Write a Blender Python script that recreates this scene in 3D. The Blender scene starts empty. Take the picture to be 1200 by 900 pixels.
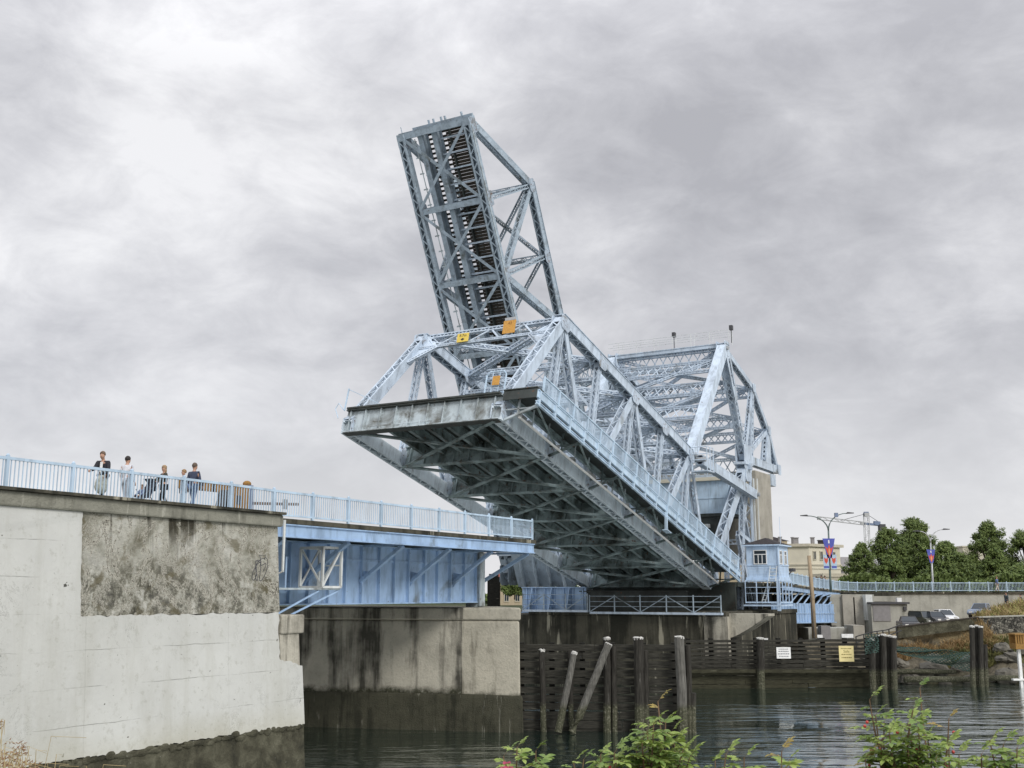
import bpy, math, random
from mathutils import Vector as V, Matrix
R = math.radians
random.seed(7)
sc = bpy.context.scene
COL = sc.collection

# ------------------------------------------------------------------ camera model
F = 1267.0
TILT = R(10.95)
CT, ST = math.cos(TILT), math.sin(TILT)
AZ = R(29.8)
SA, CA = math.sin(AZ), math.cos(AZ)
WATER = -7.3

def ray(x, y):
    u = 450 - y
    return (x - 600), F*CT - u*ST, u*CT + F*ST

def at(x, y, Y):
    """point of the place seen at photo pixel x,y and standing Y metres off"""
    a, f, h = ray(x, y)
    return V((a*Y/f, Y, h*Y/f))

def atz(x, y, z):
    a, f, h = ray(x, y)
    Y = z*f/h
    return V((a*Y/f, Y, z))

def Bw(s, w, z):
    """bridge coordinates (s along the bridge, w to its left, z up) to world"""
    return V((s*SA - w*CA, s*CA + w*SA, z))

def PT(x, y, w):
    """photo pixel on the vertical plane at offset w of the bridge -> (s, w, z)"""
    a, f, h = ray(x, y)
    r = a/f
    Y = w/(SA - CA*r)
    return V((Y*(SA*r + CA), w, h*Y/f))

RB = Matrix.Rotation(math.pi/2 - AZ, 3, 'Z')
ID = Matrix.Identity(3)

# ------------------------------------------------------------------ scene graph helpers
BASE = {}

def tag(o, label=None, cat=None, group=None, kind=None):
    if label: o['label'] = label
    if cat: o['category'] = cat
    if group: o['group'] = group
    if kind: o['kind'] = kind
    return o

def thing(name, label, cat, loc, rot=ID, base=(0, 0, 0), group=None):
    o = bpy.data.objects.new(name, None)
    COL.objects.link(o)
    o.empty_display_size = 0.3
    o.matrix_world = Matrix.Translation(loc) @ rot.to_4x4()
    BASE[o.name] = V(base)
    return tag(o, label, cat, group)

def bthing(name, label, cat, base, group=None):
    """thing in bridge coordinates: its parts are given in absolute (s,w,z)"""
    return thing(name, label, cat, Bw(*base), RB, base, group)

def wthing(name, label, cat, base, group=None):
    """thing in world coordinates"""
    return thing(name, label, cat, V(base), ID, base, group)

class MB:
    def __init__(self):
        self.v = []; self.f = []; self.m = []
    def quad(self, a, b, c, d, mi=0):
        n = len(self.v)
        self.v += [tuple(a), tuple(b), tuple(c), tuple(d)]
        self.f.append((n, n+1, n+2, n+3)); self.m.append(mi)
    def hexa(self, P, mi=0):
        n = len(self.v)
        self.v += [tuple(p) for p in P]
        for q in ((0, 3, 2, 1), (4, 5, 6, 7), (0, 1, 5, 4), (1, 2, 6, 5), (2, 3, 7, 6), (3, 0, 4, 7)):
            self.f.append(tuple(n+i for i in q)); self.m.append(mi)
    def box(self, lo, hi, mi=0):
        x0, y0, z0 = lo; x1, y1, z1 = hi
        self.hexa([(x0, y0, z0), (x1, y0, z0), (x1, y1, z0), (x0, y1, z0),
                   (x0, y0, z1), (x1, y0, z1), (x1, y1, z1), (x0, y1, z1)], mi)
    def beam(self, p, q, a, b, wd=(0, 1, 0), mi=0, a2=None, b2=None):
        """bar from p to q, width a along wd, b across"""
        p = V(p); q = V(q); e = (q-p)
        if e.length < 1e-6: return
        e.normalize()
        wv = V(wd) - e*e.dot(V(wd))
        if wv.length < 1e-4:
            wv = e.orthogonal()
        wv.normalize(); nv = e.cross(wv)
        a2 = a if a2 is None else a2; b2 = b if b2 is None else b2
        P = []
        for c, aa, bb in ((p, a, b), (q, a2, b2)):
            for sx, sy in ((-1, -1), (1, -1), (1, 1), (-1, 1)):
                P.append(c + wv*(sx*aa/2) + nv*(sy*bb/2))
        self.hexa(P, mi)
    def tube(self, pts, r, n=6, mi=0, cap=True):
        pts = [V(p) for p in pts]
        k = len(pts)
        rr = r if isinstance(r, (list, tuple)) else [r]*k
        n0 = len(self.v)
        for i, p in enumerate(pts):
            e = (pts[min(i+1, k-1)] - pts[max(i-1, 0)])
            e = e.normalized() if e.length > 1e-6 else V((0, 0, 1))
            ref = V((0, 0, 1)) if abs(e.z) < .9 else V((1, 0, 0))
            x = e.cross(ref).normalized(); y = e.cross(x)
            for j in range(n):
                t = 2*math.pi*j/n
                self.v.append(tuple(p + x*(rr[i]*math.cos(t)) + y*(rr[i]*math.sin(t))))
        for i in range(k-1):
            for j in range(n):
                a = n0+i*n+j; b = n0+i*n+(j+1) % n
                self.f.append((a, b, b+n, a+n)); self.m.append(mi)
        if cap:
            self.f.append(tuple(n0+j for j in range(n))[::-1]); self.m.append(mi)
            self.f.append(tuple(n0+(k-1)*n+j for j in range(n))); self.m.append(mi)
    def prism(self, poly, axis, mi=0):
        """polygon (list of points) extruded by vector axis"""
        n = len(self.v); k = len(poly); ax = V(axis)
        self.v += [tuple(p) for p in poly] + [tuple(V(p)+ax) for p in poly]
        self.f.append(tuple(range(n, n+k))[::-1]); self.m.append(mi)
        self.f.append(tuple(range(n+k, n+2*k))); self.m.append(mi)
        for i in range(k):
            j = (i+1) % k
            self.f.append((n+i, n+j, n+k+j, n+k+i)); self.m.append(mi)
    def sphere(self, c, r, sx=1, sy=1, sz=1, nu=8, nv=6, mi=0):
        n0 = len(self.v); c = V(c)
        for i in range(nv+1):
            th = math.pi*i/nv
            for j in range(nu):
                ph = 2*math.pi*j/nu
                self.v.append((c.x+r*sx*math.sin(th)*math.cos(ph), c.y+r*sy*math.sin(th)*math.sin(ph), c.z+r*sz*math.cos(th)))
        for i in range(nv):
            for j in range(nu):
                a = n0+i*nu+j; b = n0+i*nu+(j+1) % nu
                self.f.append((a, a+nu, b+nu, b)); self.m.append(mi)
    # ---- riveted, laced members
    def zig(self, p, q, off, dirv, half, n, bar, thick, wd, double=False, mi=0):
        """zig-zag lacing between p and q in the plane (pq, dirv), offset off"""
        e = q-p
        for i in range(n):
            s = 1 if i % 2 == 0 else -1
            a = p + e*(i/n) + off - dirv*(half*s)
            b = p + e*((i+1)/n) + off + dirv*(half*s)
            self.beam(a, b, thick, bar, wd, mi)
            if double:
                a = p + e*(i/n) + off*1.03 + dirv*(half*s)
                b = p + e*((i+1)/n) + off*1.03 - dirv*(half*s)
                self.beam(a, b, thick, bar, wd, mi)
    def laced(self, p, q, b, d, wd=(0, 1, 0), side='plate', top='lace', bot='lace', ang=.1, bar=.075, pitch=None, double=False, tie=True, mi=0):
        """built-up member: width b along wd, depth d across; each face plate, lace or none"""
        p = V(p); q = V(q); e = q-p; L = e.length; e = e.normalized()
        wv = V(wd) - e*e.dot(V(wd))
        wv = wv.normalized() if wv.length > 1e-4 else e.orthogonal().normalized()
        nv = e.cross(wv)
        if nv.z < 0: nv = -nv
        hb, hd = b/2, d/2
        for sx in (-1, 1):
            for sy in (-1, 1):
                o = wv*(sx*(hb-ang/2)) + nv*(sy*(hd-ang/2))
                self.beam(p+o, q+o, ang, ang, wd, mi)
        for sx in (-1, 1):
            o = wv*(sx*(hb-.022))
            if side == 'plate':
                self.beam(p+o, q+o, .03, d-1.6*ang, wd, mi)
            elif side == 'lace':
                n = max(2, round(L/(pitch or d*1.05)))
                self.zig(p, q, o, nv, hd-ang*.5, n, bar, .02, wv, double, mi)
        for sy, kind in ((1, top), (-1, bot)):
            o = nv*(sy*(hd-.022))
            if kind == 'plate':
                self.beam(p+o, q+o, b-1.6*ang, .03, wd, mi)
            elif kind == 'lace':
                n = max(2, round(L/(pitch or b*1.05)))
                self.zig(p, q, o, wv, hb-ang*.5, n, bar, .02, nv, double, mi)
            if kind == 'lace' and tie:
                t = min(b*.9, L*.2)
                for c0, c1 in ((p, p+e*t), (q-e*t, q)):
                    self.beam(c0+o*1.02, c1+o*1.02, b-1.2*ang, .024, wd, mi)
        if side == 'lace' and tie:
            t = min(d*.8, L*.2)
            for sx in (-1, 1):
                o = wv*(sx*(hb-.018))
                for c0, c1 in ((p, p+e*t), (q-e*t, q)):
                    self.beam(c0+o, c1+o, .024, d-1.2*ang, wd, mi)
    def ibeam(self, p, q, d, fw, up, tw=.03, tf=.05, mi=0):
        """plate girder, web depth d along up, flanges fw wide"""
        p = V(p); q = V(q); up = V(up).normalized()
        e = (q-p).normalized(); sd = e.cross(up)
        self.beam(p, q, tw, d-2*tf, sd, mi)
        for s in (-1, 1):
            o = up*(s*(d/2-tf/2))
            self.beam(p+o, q+o, fw, tf, sd, mi)
    def build(self, name, mat, parent=None, base=None, smooth=False):
        b = BASE.get(parent.name, V((0, 0, 0))) if parent else V(base or (0, 0, 0))
        me = bpy.data.meshes.new(name)
        bx, by, bz = b
        me.from_pydata([(x-bx, y-by, z-bz) for x, y, z in self.v], [], self.f)
        mats = mat if isinstance(mat, (list, tuple)) else [mat]
        for m in mats: me.materials.append(m)
        if len(mats) > 1:
            me.polygons.foreach_set('material_index', self.m)
        if smooth:
            me.polygons.foreach_set('use_smooth', [True]*len(self.f))
        me.update()
        o = bpy.data.objects.new(name, me)
        COL.objects.link(o)
        if parent:
            o.parent = parent
        elif base is not None:
            o.location = b
        BASE[o.name] = b
        return o

def bevel(o, w=.02, seg=2):
    m = o.modifiers.new('bevel', 'BEVEL'); m.width = w; m.segments = seg; m.limit_method = 'ANGLE'
    return o

def dup(o, parent=None):
    c = o.copy(); COL.objects.link(c)
    if parent: c.parent = parent
    BASE[c.name] = BASE.get(o.name, V((0, 0, 0)))
    for ch in list(o.children):
        dup(ch, c)
    return c

def text_mesh(s, size, ext=.004):
    cu = bpy.data.curves.new('lettering', 'FONT'); cu.body = s; cu.size = size
    cu.align_x = 'CENTER'; cu.align_y = 'CENTER'; cu.extrude = ext; cu.resolution_u = 2
    o = bpy.data.objects.new('lettering_tmp', cu); COL.objects.link(o)
    dg = bpy.context.evaluated_depsgraph_get(); dg.update()
    me = bpy.data.meshes.new_from_object(o.evaluated_get(dg))
    bpy.data.objects.remove(o); bpy.data.curves.remove(cu)
    return me

# ------------------------------------------------------------------ materials
class NT:
    def __init__(self, name):
        self.mat = bpy.data.materials.new(name); self.mat.use_nodes = True
        self.t = self.mat.node_tree; self.n = self.t.nodes; self.l = self.t.links
        self.b = self.n['Principled BSDF']
        self.tc = self.n.new('ShaderNodeTexCoord')
    def noise(self, scale, detail=4, rough=.55, st=(1, 1, 1), dist=0, coord='Object'):
        mp = self.n.new('ShaderNodeMapping'); mp.inputs['Scale'].default_value = st
        self.l.new(self.tc.outputs[coord], mp.inputs['Vector'])
        t = self.n.new('ShaderNodeTexNoise')
        t.inputs['Scale'].default_value = scale; t.inputs['Detail'].default_value = detail
        t.inputs['Roughness'].default_value = rough; t.inputs['Distortion'].default_value = dist
        self.l.new(mp.outputs[0], t.inputs['Vector'])
        return t.outputs['Fac']
    def ramp(self, fac, stops, mode='LINEAR'):
        r = self.n.new('ShaderNodeValToRGB'); cr = r.color_ramp; cr.interpolation = mode
        while len(cr.elements) < len(stops): cr.elements.new(.5)
        for e, (p, c) in zip(cr.elements, stops):
            e.position = p; e.color = (*c, 1) if len(c) == 3 else c
        self.l.new(fac, r.inputs['Fac'])
        return r.outputs['Color']
    def mask(self, fac, lo, hi):
        r = self.n.new('ShaderNodeMapRange'); r.clamp = True
        r.inputs['From Min'].default_value = lo; r.inputs['From Max'].default_value = hi
        self.l.new(fac, r.inputs['Value'])
        return r.outputs['Result']
    def mix(self, fac, a, b, mode='MIX'):
        m = self.n.new('ShaderNodeMix'); m.data_type = 'RGBA'; m.blend_type = mode
        for k, x in ((0, fac), (6, a), (7, b)):
            if isinstance(x, (int, float)): m.inputs[k].default_value = x
            elif isinstance(x, tuple): m.inputs[k].default_value = (*x, 1)
            else: self.l.new(x, m.inputs[k])
        return m.outputs[2]
    def math(self, op, a, b=0.0):
        m = self.n.new('ShaderNodeMath'); m.operation = op
        for k, x in ((0, a), (1, b)):
            if isinstance(x, (int, float)): m.inputs[k].default_value = x
            else: self.l.new(x, m.inputs[k])
        return m.outputs[0]
    def xyz(self):
        s = self.n.new('ShaderNodeSeparateXYZ'); self.l.new(self.tc.outputs['Object'], s.inputs[0])
        return s.outputs
    def bump(self, h, dist=.02, strength=.6):
        b = self.n.new('ShaderNodeBump'); b.inputs['Distance'].default_value = dist; b.inputs['Strength'].default_value = strength
        self.l.new(h, b.inputs['Height']); self.l.new(b.outputs[0], self.b.inputs['Normal'])
    def done(self, col, rough=.6, metal=0, spec=None):
        if isinstance(col, tuple): self.b.inputs['Base Color'].default_value = (*col, 1)
        else: self.l.new(col, self.b.inputs['Base Color'])
        if isinstance(rough, (int, float)): self.b.inputs['Roughness'].default_value = rough
        else: self.l.new(rough, self.b.inputs['Roughness'])
        self.b.inputs['Metallic'].default_value = metal
        if spec is not None: self.b.inputs['Specular IOR Level'].default_value = spec
        return self.mat

def sc_(c, k): return tuple(min(1, x*k) for x in c)

def paint(name, c, var=.16, rust=.66, rustw=.05, grime=0., gcol=(.05, .055, .05), scale=1.0):
    n = NT(name)
    a = n.noise(.9*scale, 5)
    col = n.ramp(a, [(.3, sc_(c, 1-var)), (.5, c), (.72, sc_(c, 1+var*.7))])
    st = n.noise(1.3*scale, 5, .65, (1.6, 1.6, .35))
    col = n.mix(n.mask(st, .48, .74), col, sc_(c, .58))
    if grime:
        g = n.noise(.55*scale, 6, .65, dist=.5)
        col = n.mix(n.mask(g, .62-grime*.4, .74-grime*.2), col, gcol)
    r = n.noise(3.1*scale, 6, .7)
    rc = n.ramp(n.noise(9, 3), [(.3, (.05, .025, .015)), (.7, (.19, .085, .04))])
    col = n.mix(n.mask(r, rust, rust+rustw), col, rc)
    n.bump(n.noise(14, 4), .006, .5)
    return n.done(col, .55, 0, .35)

def flat(name, c, rough=.6, var=.12, scale=3., metal=0, bump=.0):
    n = NT(name)
    a = n.noise(scale, 5)
    col = n.ramp(a, [(.3, sc_(c, 1-var)), (.7, sc_(c, 1+var))])
    if bump: n.bump(n.noise(scale*6, 5), bump, .7)
    return n.done(col, rough, metal)

def concrete(name, c, dark=(.06, .055, .045), stain=.5, streak=.55, bump=.03, tide=None, tcol=(.028, .028, .018), pale=None, scale=1.):
    n = NT(name)
    a = n.noise(.7*scale, 7, .62)
    col = n.ramp(a, [(.28, sc_(c, .72)), (.5, c), (.75, sc_(c, 1.18))])
    fine = n.noise(7*scale, 6, .7)
    col = n.mix(n.mask(fine, .55, .8), col, sc_(c, .6))
    s1 = n.noise(1.15*scale, 5, .6, (1, 1, .09), .3)
    s2 = n.noise(.5*scale, 4, .6)
    m = n.mask(n.math('ADD', n.math('MULTIPLY', s1, .75), n.math('MULTIPLY', s2, .35)), streak, streak+.13)
    col = n.mix(n.math('MULTIPLY', m, stain), col, dark)
    if pale:
        p = n.noise(1.4*scale, 5, .6, (1, 1, .12), .2)
        col = n.mix(n.mask(p, .6, .66), col, pale)
    if tide is not None:
        z = n.xyz()[2]
        zz = n.math('ADD', z, n.math('MULTIPLY', n.noise(.9, 6, .7), 1.1))
        t = n.mask(zz, tide+.75, tide+.42)
        tc = n.ramp(n.noise(4, 6, .75), [(.36, sc_(tcol, .7)), (.56, sc_(tcol, 2.2)), (.68, (.22, .215, .18)), (.78, (.38, .37, .32))])
        col = n.mix(t, col, tc)
    n.bump(n.math('ADD', fine, n.math('MULTIPLY', a, 1.5)), bump, .8)
    return n.done(col, .85, 0, .25)

M = {}
M['blue'] = paint('bridge_blue_paint', (.355, .50, .70), .2, .655, .05, .08, (.17, .21, .24))
M['blue_rail'] = paint('railing_blue_paint', (.48, .61, .735), .18, .69)
M['leaf'] = paint('leaf_blue_grey_paint', (.57, .665, .77), .17, .645, .05)
M['leaf_end'] = paint('weathered_end_beam_paint', (.50, .57, .60), .2, .62, .09, .34, (.12, .115, .095))
M['truss'] = paint('truss_grey_blue_paint', (.51, .595, .69), .2, .635, .06, .10, (.20, .21, .20))
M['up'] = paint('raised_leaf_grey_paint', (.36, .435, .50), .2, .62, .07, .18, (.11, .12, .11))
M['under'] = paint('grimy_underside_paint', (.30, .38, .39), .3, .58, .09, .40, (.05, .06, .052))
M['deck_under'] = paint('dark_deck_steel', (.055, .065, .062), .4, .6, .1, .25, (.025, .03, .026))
M['chord'] = paint('brightened_chord_paint', (.66, .745, .81), .16, .66, .06, .05, (.25, .26, .26))  # truss paint lightened, standing in for light lost under the walkway
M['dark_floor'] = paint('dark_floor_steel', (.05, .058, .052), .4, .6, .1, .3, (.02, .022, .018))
M['gusset'] = paint('rust_stained_gusset_paint', (.48, .56, .65), .25, .56, .10, .14, (.17, .15, .12), 1.6)
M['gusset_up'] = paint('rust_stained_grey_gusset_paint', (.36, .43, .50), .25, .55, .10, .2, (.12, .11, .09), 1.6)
M['white_steel'] = paint('white_steel_paint', (.66, .68, .66), .12, .62, .05)
M['cabin'] = paint('cabin_blue_paint', (.52, .66, .83), .05, .84)
M['conc_cope'] = concrete('stained_coping_concrete', (.29, .285, .235), (.055, .052, .038), .8, .60, .08, scale=1.6, pale=(.46, .45, .38))
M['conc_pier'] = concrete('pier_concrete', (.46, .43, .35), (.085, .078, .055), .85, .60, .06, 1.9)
M['conc_west'] = concrete('dirty_shaded_pier_concrete', (.44, .415, .345), (.045, .043, .034), .93, .54, .06, 2.1)  # drip dirt, with the shade beneath the bridge floor darkened in
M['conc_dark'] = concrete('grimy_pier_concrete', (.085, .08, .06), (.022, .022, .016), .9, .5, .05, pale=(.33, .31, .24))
M['conc_grey'] = concrete('plain_grey_concrete', (.38, .375, .33), (.14, .14, .11), .5, .58, .03)
M['conc_cw'] = concrete('counterweight_concrete', (.37, .35, .30), (.2, .19, .15), .4, .6, .02)
def tidal():
    n = NT('tidal_concrete')
    col = n.ramp(n.noise(1.1, 8, .72, dist=.4), [(.3, (.022, .022, .014)), (.48, (.07, .066, .042)), (.62, (.13, .125, .085)), (.75, (.19, .18, .13))])
    col = n.mix(n.mask(n.noise(7, 4, .7), .68, .72), col, (.50, .49, .43))
    n.bump(n.noise(3.5, 8, .75), .16, .9)
    return n.done(col, .8, 0, .3)
M['tide_rough'] = tidal()
M['tide_dark'] = concrete('dark_tidal_concrete', (.075, .073, .05), (.02, .021, .014), .7, .55, .14, scale=2.2, pale=(.20, .195, .155))

def coat():
    n = NT('sprayed_concrete_coating')
    c = (.545, .55, .52)
    col = n.ramp(n.noise(.5, 6, .6), [(.3, sc_(c, .93)), (.7, sc_(c, 1.06))])
    z = n.xyz()[2]
    # faint board joints every metre or so, cracked open in places
    jz = n.math('PINGPONG', n.math('ADD', z, n.math('MULTIPLY', n.noise(1.1, 4), .10)), .56)
    open_ = n.noise(.45, 4, .7)
    jl = n.math('MULTIPLY', n.mask(jz, .016, .004), n.mask(open_, .46, .62))
    col = n.mix(n.math('MULTIPLY', jl, .75), col, (.10, .10, .085))
    pits = n.noise(2.3, 3, .6, (1, 1, 1.2))
    col = n.mix(n.mask(pits, .735, .755), col, (.05, .05, .04))
    cr = n.noise(.8, 8, .8, (1, 1, 1), .8)
    crk = n.math('ABSOLUTE', n.math('SUBTRACT', cr, .5))
    col = n.mix(n.math('MULTIPLY', n.mask(crk, .006, .001), n.mask(n.noise(.35, 3), .56, .64)), col, (.09, .09, .075))
    p2 = n.noise(5.5, 3, .6, (1, 1, 1.3))
    col = n.mix(n.math('MULTIPLY', n.mask(p2, .70, .73), .8), col, (.10, .10, .085))
    sm = n.noise(3.5, 6, .75)
    col = n.mix(n.math('MULTIPLY', n.mask(sm, .55, .70), .6), col, (.34, .34, .29))
    s = n.noise(.7, 6, .65, (1, 1, .16), .3)
    col = n.mix(n.math('MULTIPLY', n.mask(s, .50, .72), .55), col, (.36, .355, .30))
    big = n.noise(.16, 4, .6)
    col = n.mix(n.math('MULTIPLY', n.mask(big, .42, .62), .35), col, (.44, .44, .40))
    vj = n.math('PINGPONG', n.math('ADD', n.xyz()[0], n.math('MULTIPLY', n.noise(.8, 3), .15)), 3.1)
    col = n.mix(n.math('MULTIPLY', n.mask(vj, .02, .006), .18), col, (.2, .2, .17))
    zl = n.mask(n.math('ADD', z, n.math('MULTIPLY', n.noise(.5, 5, .6), 1.3)), 3.9, 2.9)
    col = n.mix(n.math('MULTIPLY', zl, .45), col, (.40, .38, .28))
    n.bump(n.noise(5, 6, .65), .03, .6)
    return n.done(col, .88, 0, .25)
M['coat'] = coat()

def timber(name, c, st=(1, 1, 1), var=.6, tide=None, pale=None):
    n = NT(name)
    a = n.noise(6, 5, .6, st)
    col = n.ramp(a, [(.3, sc_(c, 1-var)), (.55, c), (.8, sc_(c, 1+var))])
    b = n.noise(1.1, 5, .6)
    col = n.mix(n.mask(b, .55, .75), col, sc_(c, .45))
    if pale: col = n.mix(n.mask(n.noise(2.2, 5, .65, st), .63, .69), col, pale)
    if tide is not None:
        z = n.xyz()[2]
        zz = n.math('ADD', z, n.math('MULTIPLY', n.noise(1.2, 5, .7), 1.4))
        col = n.mix(n.mask(zz, tide+1.0, tide+.6), col, n.ramp(n.noise(9, 5, .7), [(.35, (.03, .032, .02)), (.55, (.085, .085, .055)), (.72, (.28, .27, .22))]))
    n.bump(a, .02, .7)
    return n.done(col, .85, 0, .2)
M['creosote'] = timber('creosoted_timber', (.024, .0235, .02), (.4, .4, 3), pale=(.13, .12, .1))
M['creo_plank'] = timber('creosoted_plank', (.046, .044, .036), (.3, .3, 4), .75, pale=(.15, .145, .12))
M['pile'] = timber('weathered_pile', (.042, .039, .033), (3, 3, .25), pale=(.17, .165, .15), tide=1.3)
M['pile_grey'] = timber('bleached_pile', (.14, .135, .12), (3, 3, .25), pale=(.3, .29, .27), tide=1.3)
M['olive_plank'] = timber('algae_plank', (.050, .048, .030), (.3, .3, 4), .6, pale=(.13, .125, .09))
M['pole_wood'] = timber('pole_wood', (.36, .28, .19), (4, 4, .2), .35)
M['tie'] = timber('track_tie_timber', (.06, .052, .042), (2, .3, 2))
M['gate_wood'] = timber('ochre_gate_wood', (.30, .17, .055), (2, 2, 2), .3)
M['capwhite'] = flat('white_pile_cap', (.50, .49, .46), .8, .4, 9)
M['white'] = flat('white_paint', (.78, .78, .76), .5)
M['black'] = flat('matt_black', (.02, .02, .02), .6)
M['dgrey'] = flat('dark_grey', (.06, .06, .065), .6)
M['grey'] = flat('mid_grey', (.22, .22, .22), .6)
M['glass'] = NT('window_glass').done((.03, .04, .05), .08)
M['roof'] = flat('dark_roof_shingle', (.035, .03, .032), .9, .4, 6, bump=.02)
M['yellow'] = flat('sign_yellow', (.74, .55, .10), .5, .10)
M['orange'] = flat('sign_orange', (.56, .29, .06), .7, .18, 8)
M['paleyel'] = flat('faded_yellow_sign', (.74, .63, .30), .6, .06)
M['galv'] = flat('galvanised_steel', (.42, .43, .43), .45, .15, 3, .6)
M['greenpole'] = flat('dark_green_pole', (.10, .14, .13), .5)
M['cream'] = flat('cream_stucco', (.67, .625, .50), .85, .1, .4)
M['trim'] = flat('pale_trim', (.52, .48, .38), .8)
M['redroof'] = flat('red_roof_tile', (.30, .085, .06), .85, .25, 2)
M['sand'] = flat('sand_stucco', (.42, .35, .24), .85)
M['pgrey'] = flat('grey_cladding', (.24, .23, .23), .8)
M['asphalt'] = flat('asphalt', (.055, .055, .056), .9, .2, 2, bump=.01)
M['red'] = flat('red_paint', (.55, .035, .03), .5)
M['craneblue'] = flat('crane_blue_grey', (.17, .22, .33), .55)

def rough():
    n = NT('weathered_aggregate_concrete')
    a = n.noise(.55, 7, .62, dist=.3)
    col = n.ramp(a, [(.34, (.17, .16, .115)), (.45, (.37, .36, .295)), (.52, (.56, .55, .475)), (.66, (.70, .69, .63))])
    z = n.xyz()[2]
    low = n.mask(n.math('ADD', z, n.math('MULTIPLY', n.noise(.6, 5), 2.2)), 10.1, 8.6)     # rougher, dirtier aggregate lower down
    agg = n.noise(2.6, 8, .78)
    agc = n.ramp(agg, [(.38, (.035, .033, .024)), (.48, (.20, .193, .15)), (.54, (.44, .43, .365)), (.64, (.70, .69, .63))])
    col = n.mix(n.math('MULTIPLY', low, .85), col, agc)
    bl = n.noise(.8, 6, .68, dist=.6)
    col = n.mix(n.math('MULTIPLY', n.mask(bl, .53, .62), .75), col, (.17, .15, .09))
    st = n.noise(.9, 5, .62, (1, 1, .10), .25)
    col = n.mix(n.math('MULTIPLY', n.mask(st, .58, .68), .85), col, (.045, .04, .028))
    sp = n.noise(9, 5, .7)
    col = n.mix(n.mask(sp, .64, .72), col, (.06, .055, .04))
    ck = n.math('ABSOLUTE', n.math('SUBTRACT', n.noise(.75, 7, .72, (1, 1, .75), .9), .5))
    col = n.mix(n.mask(ck, .030, .012), col, (.60, .575, .49))
    col = n.mix(n.mask(ck, .0075, .003), col, (.05, .045, .03))
    dr = n.noise(1.15, 4, .6, (1, 1, .045))
    top = n.mask(n.math('ADD', z, n.math('MULTIPLY', n.noise(1.2, 4), 1.6)), 9.6, 10.4)
    col = n.mix(n.math('MULTIPLY', n.math('MULTIPLY', n.mask(dr, .57, .62), top), .9), col, (.04, .035, .022))
    pl = n.noise(1.6, 5, .7, (1, 1, .5))
    col = n.mix(n.mask(pl, .66, .69), col, (.55, .53, .46))
    n.bump(n.math('ADD', n.math('MULTIPLY', agg, 1.6), n.math('MULTIPLY', sp, .5)), .14, .9)
    return n.done(col, .92, 0, .2)
M['conc_rough'] = rough()
CLOUD1 = (1.37, 1.1, 0.4); CLOUD2 = (0.3, 6.9, 0.7)
# ------------------------------------------------------------------ camera, light, sky
cam = bpy.data.objects.new('camera', bpy.data.cameras.new('camera')); COL.objects.link(cam)
cam.location = (0, 0, 0); cam.rotation_euler = (math.pi/2 + TILT, 0, 0)
cam.data.sensor_width = 36; cam.data.lens = F/1200*36
cam.data.clip_start = .1; cam.data.clip_end = 9000
sc.camera = cam
sc.view_settings.view_transform = 'Standard'; sc.view_settings.look = 'None'
sc.view_settings.exposure = 0.30; sc.view_settings.gamma = 1

SUN_EL, SUN_AZ = R(36), R(150)          # behind the viewer, veiled by cloud
sun = bpy.data.objects.new('sun', bpy.data.lights.new('sun', 'SUN')); COL.objects.link(sun)
sun.data.energy = 1.5; sun.data.angle = R(18); sun.data.color = (1, .97, .93)
dsun = V((math.sin(SUN_AZ)*math.cos(SUN_EL), math.cos(SUN_AZ)*math.cos(SUN_EL), math.sin(SUN_EL)))
sun.rotation_euler = dsun.to_track_quat('Z', 'Y').to_euler()

wd = bpy.data.worlds.new('World'); sc.world = wd; wd.use_nodes = True
nt = wd.node_tree; nt.nodes.clear()
def wn(t): return nt.nodes.new(t)
out = wn('ShaderNodeOutputWorld'); mixs = wn('ShaderNodeMixShader')
bg1 = wn('ShaderNodeBackground'); bg2 = wn('ShaderNodeBackground')
sky = wn('ShaderNodeTexSky'); sky.sky_type = 'NISHITA'; sky.sun_disc = False
sky.sun_elevation = SUN_EL; sky.sun_rotation = SUN_AZ
nt.links.new(sky.outputs[0], bg1.inputs[0]); bg1.inputs[1].default_value = .1
tc = wn('ShaderNodeTexCoord'); sep = wn('ShaderNodeSeparateXYZ'); nt.links.new(tc.outputs['Generated'], sep.inputs[0])
def wmath(op, a, b=0.):
    m = wn('ShaderNodeMath'); m.operation = op
    for k, x in ((0, a), (1, b)):
        if isinstance(x, (int, float)): m.inputs[k].default_value = x
        else: nt.links.new(x, m.inputs[k])
    return m.outputs[0]
# broken cloud on the sky sphere
def wnoise(scale, detail, rough, loc, dist=0., st=(1, 1, 1)):
    mp = wn('ShaderNodeMapping'); mp.inputs['Location'].default_value = loc; mp.inputs['Scale'].default_value = st
    nt.links.new(tc.outputs['Generated'], mp.inputs[0])
    t = wn('ShaderNodeTexNoise'); t.inputs['Scale'].default_value = scale; t.inputs['Detail'].default_value = detail
    t.inputs['Roughness'].default_value = rough; t.inputs['Distortion'].default_value = dist
    nt.links.new(mp.outputs[0], t.inputs['Vector'])
    return t.outputs['Fac']
n1 = wnoise(3.3, 10, .57, CLOUD1, .3, (1, 1, 1.7))
n2 = wnoise(1.5, 3, .5, CLOUD2, .2, (1, 1, 1.6))
n3 = wnoise(11., 7, .62, (1, 2, 0), .4, (1, 1, 1.9))
cl = wmath('ADD', wmath('ADD', wmath('MULTIPLY', n1, .55), wmath('MULTIPLY', n2, .45)), wmath('MULTIPLY', wmath('SUBTRACT', n3, .5), .26))
rp = wn('ShaderNodeValToRGB'); nt.links.new(cl, rp.inputs[0])
stops = [(.38, (.385, .386, .412)), (.46, (.475, .476, .502)), (.53, (.585, .585, .608)), (.62, (.745, .744, .76))]
while len(rp.color_ramp.elements) < 4: rp.color_ramp.elements.new(.9)
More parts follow.
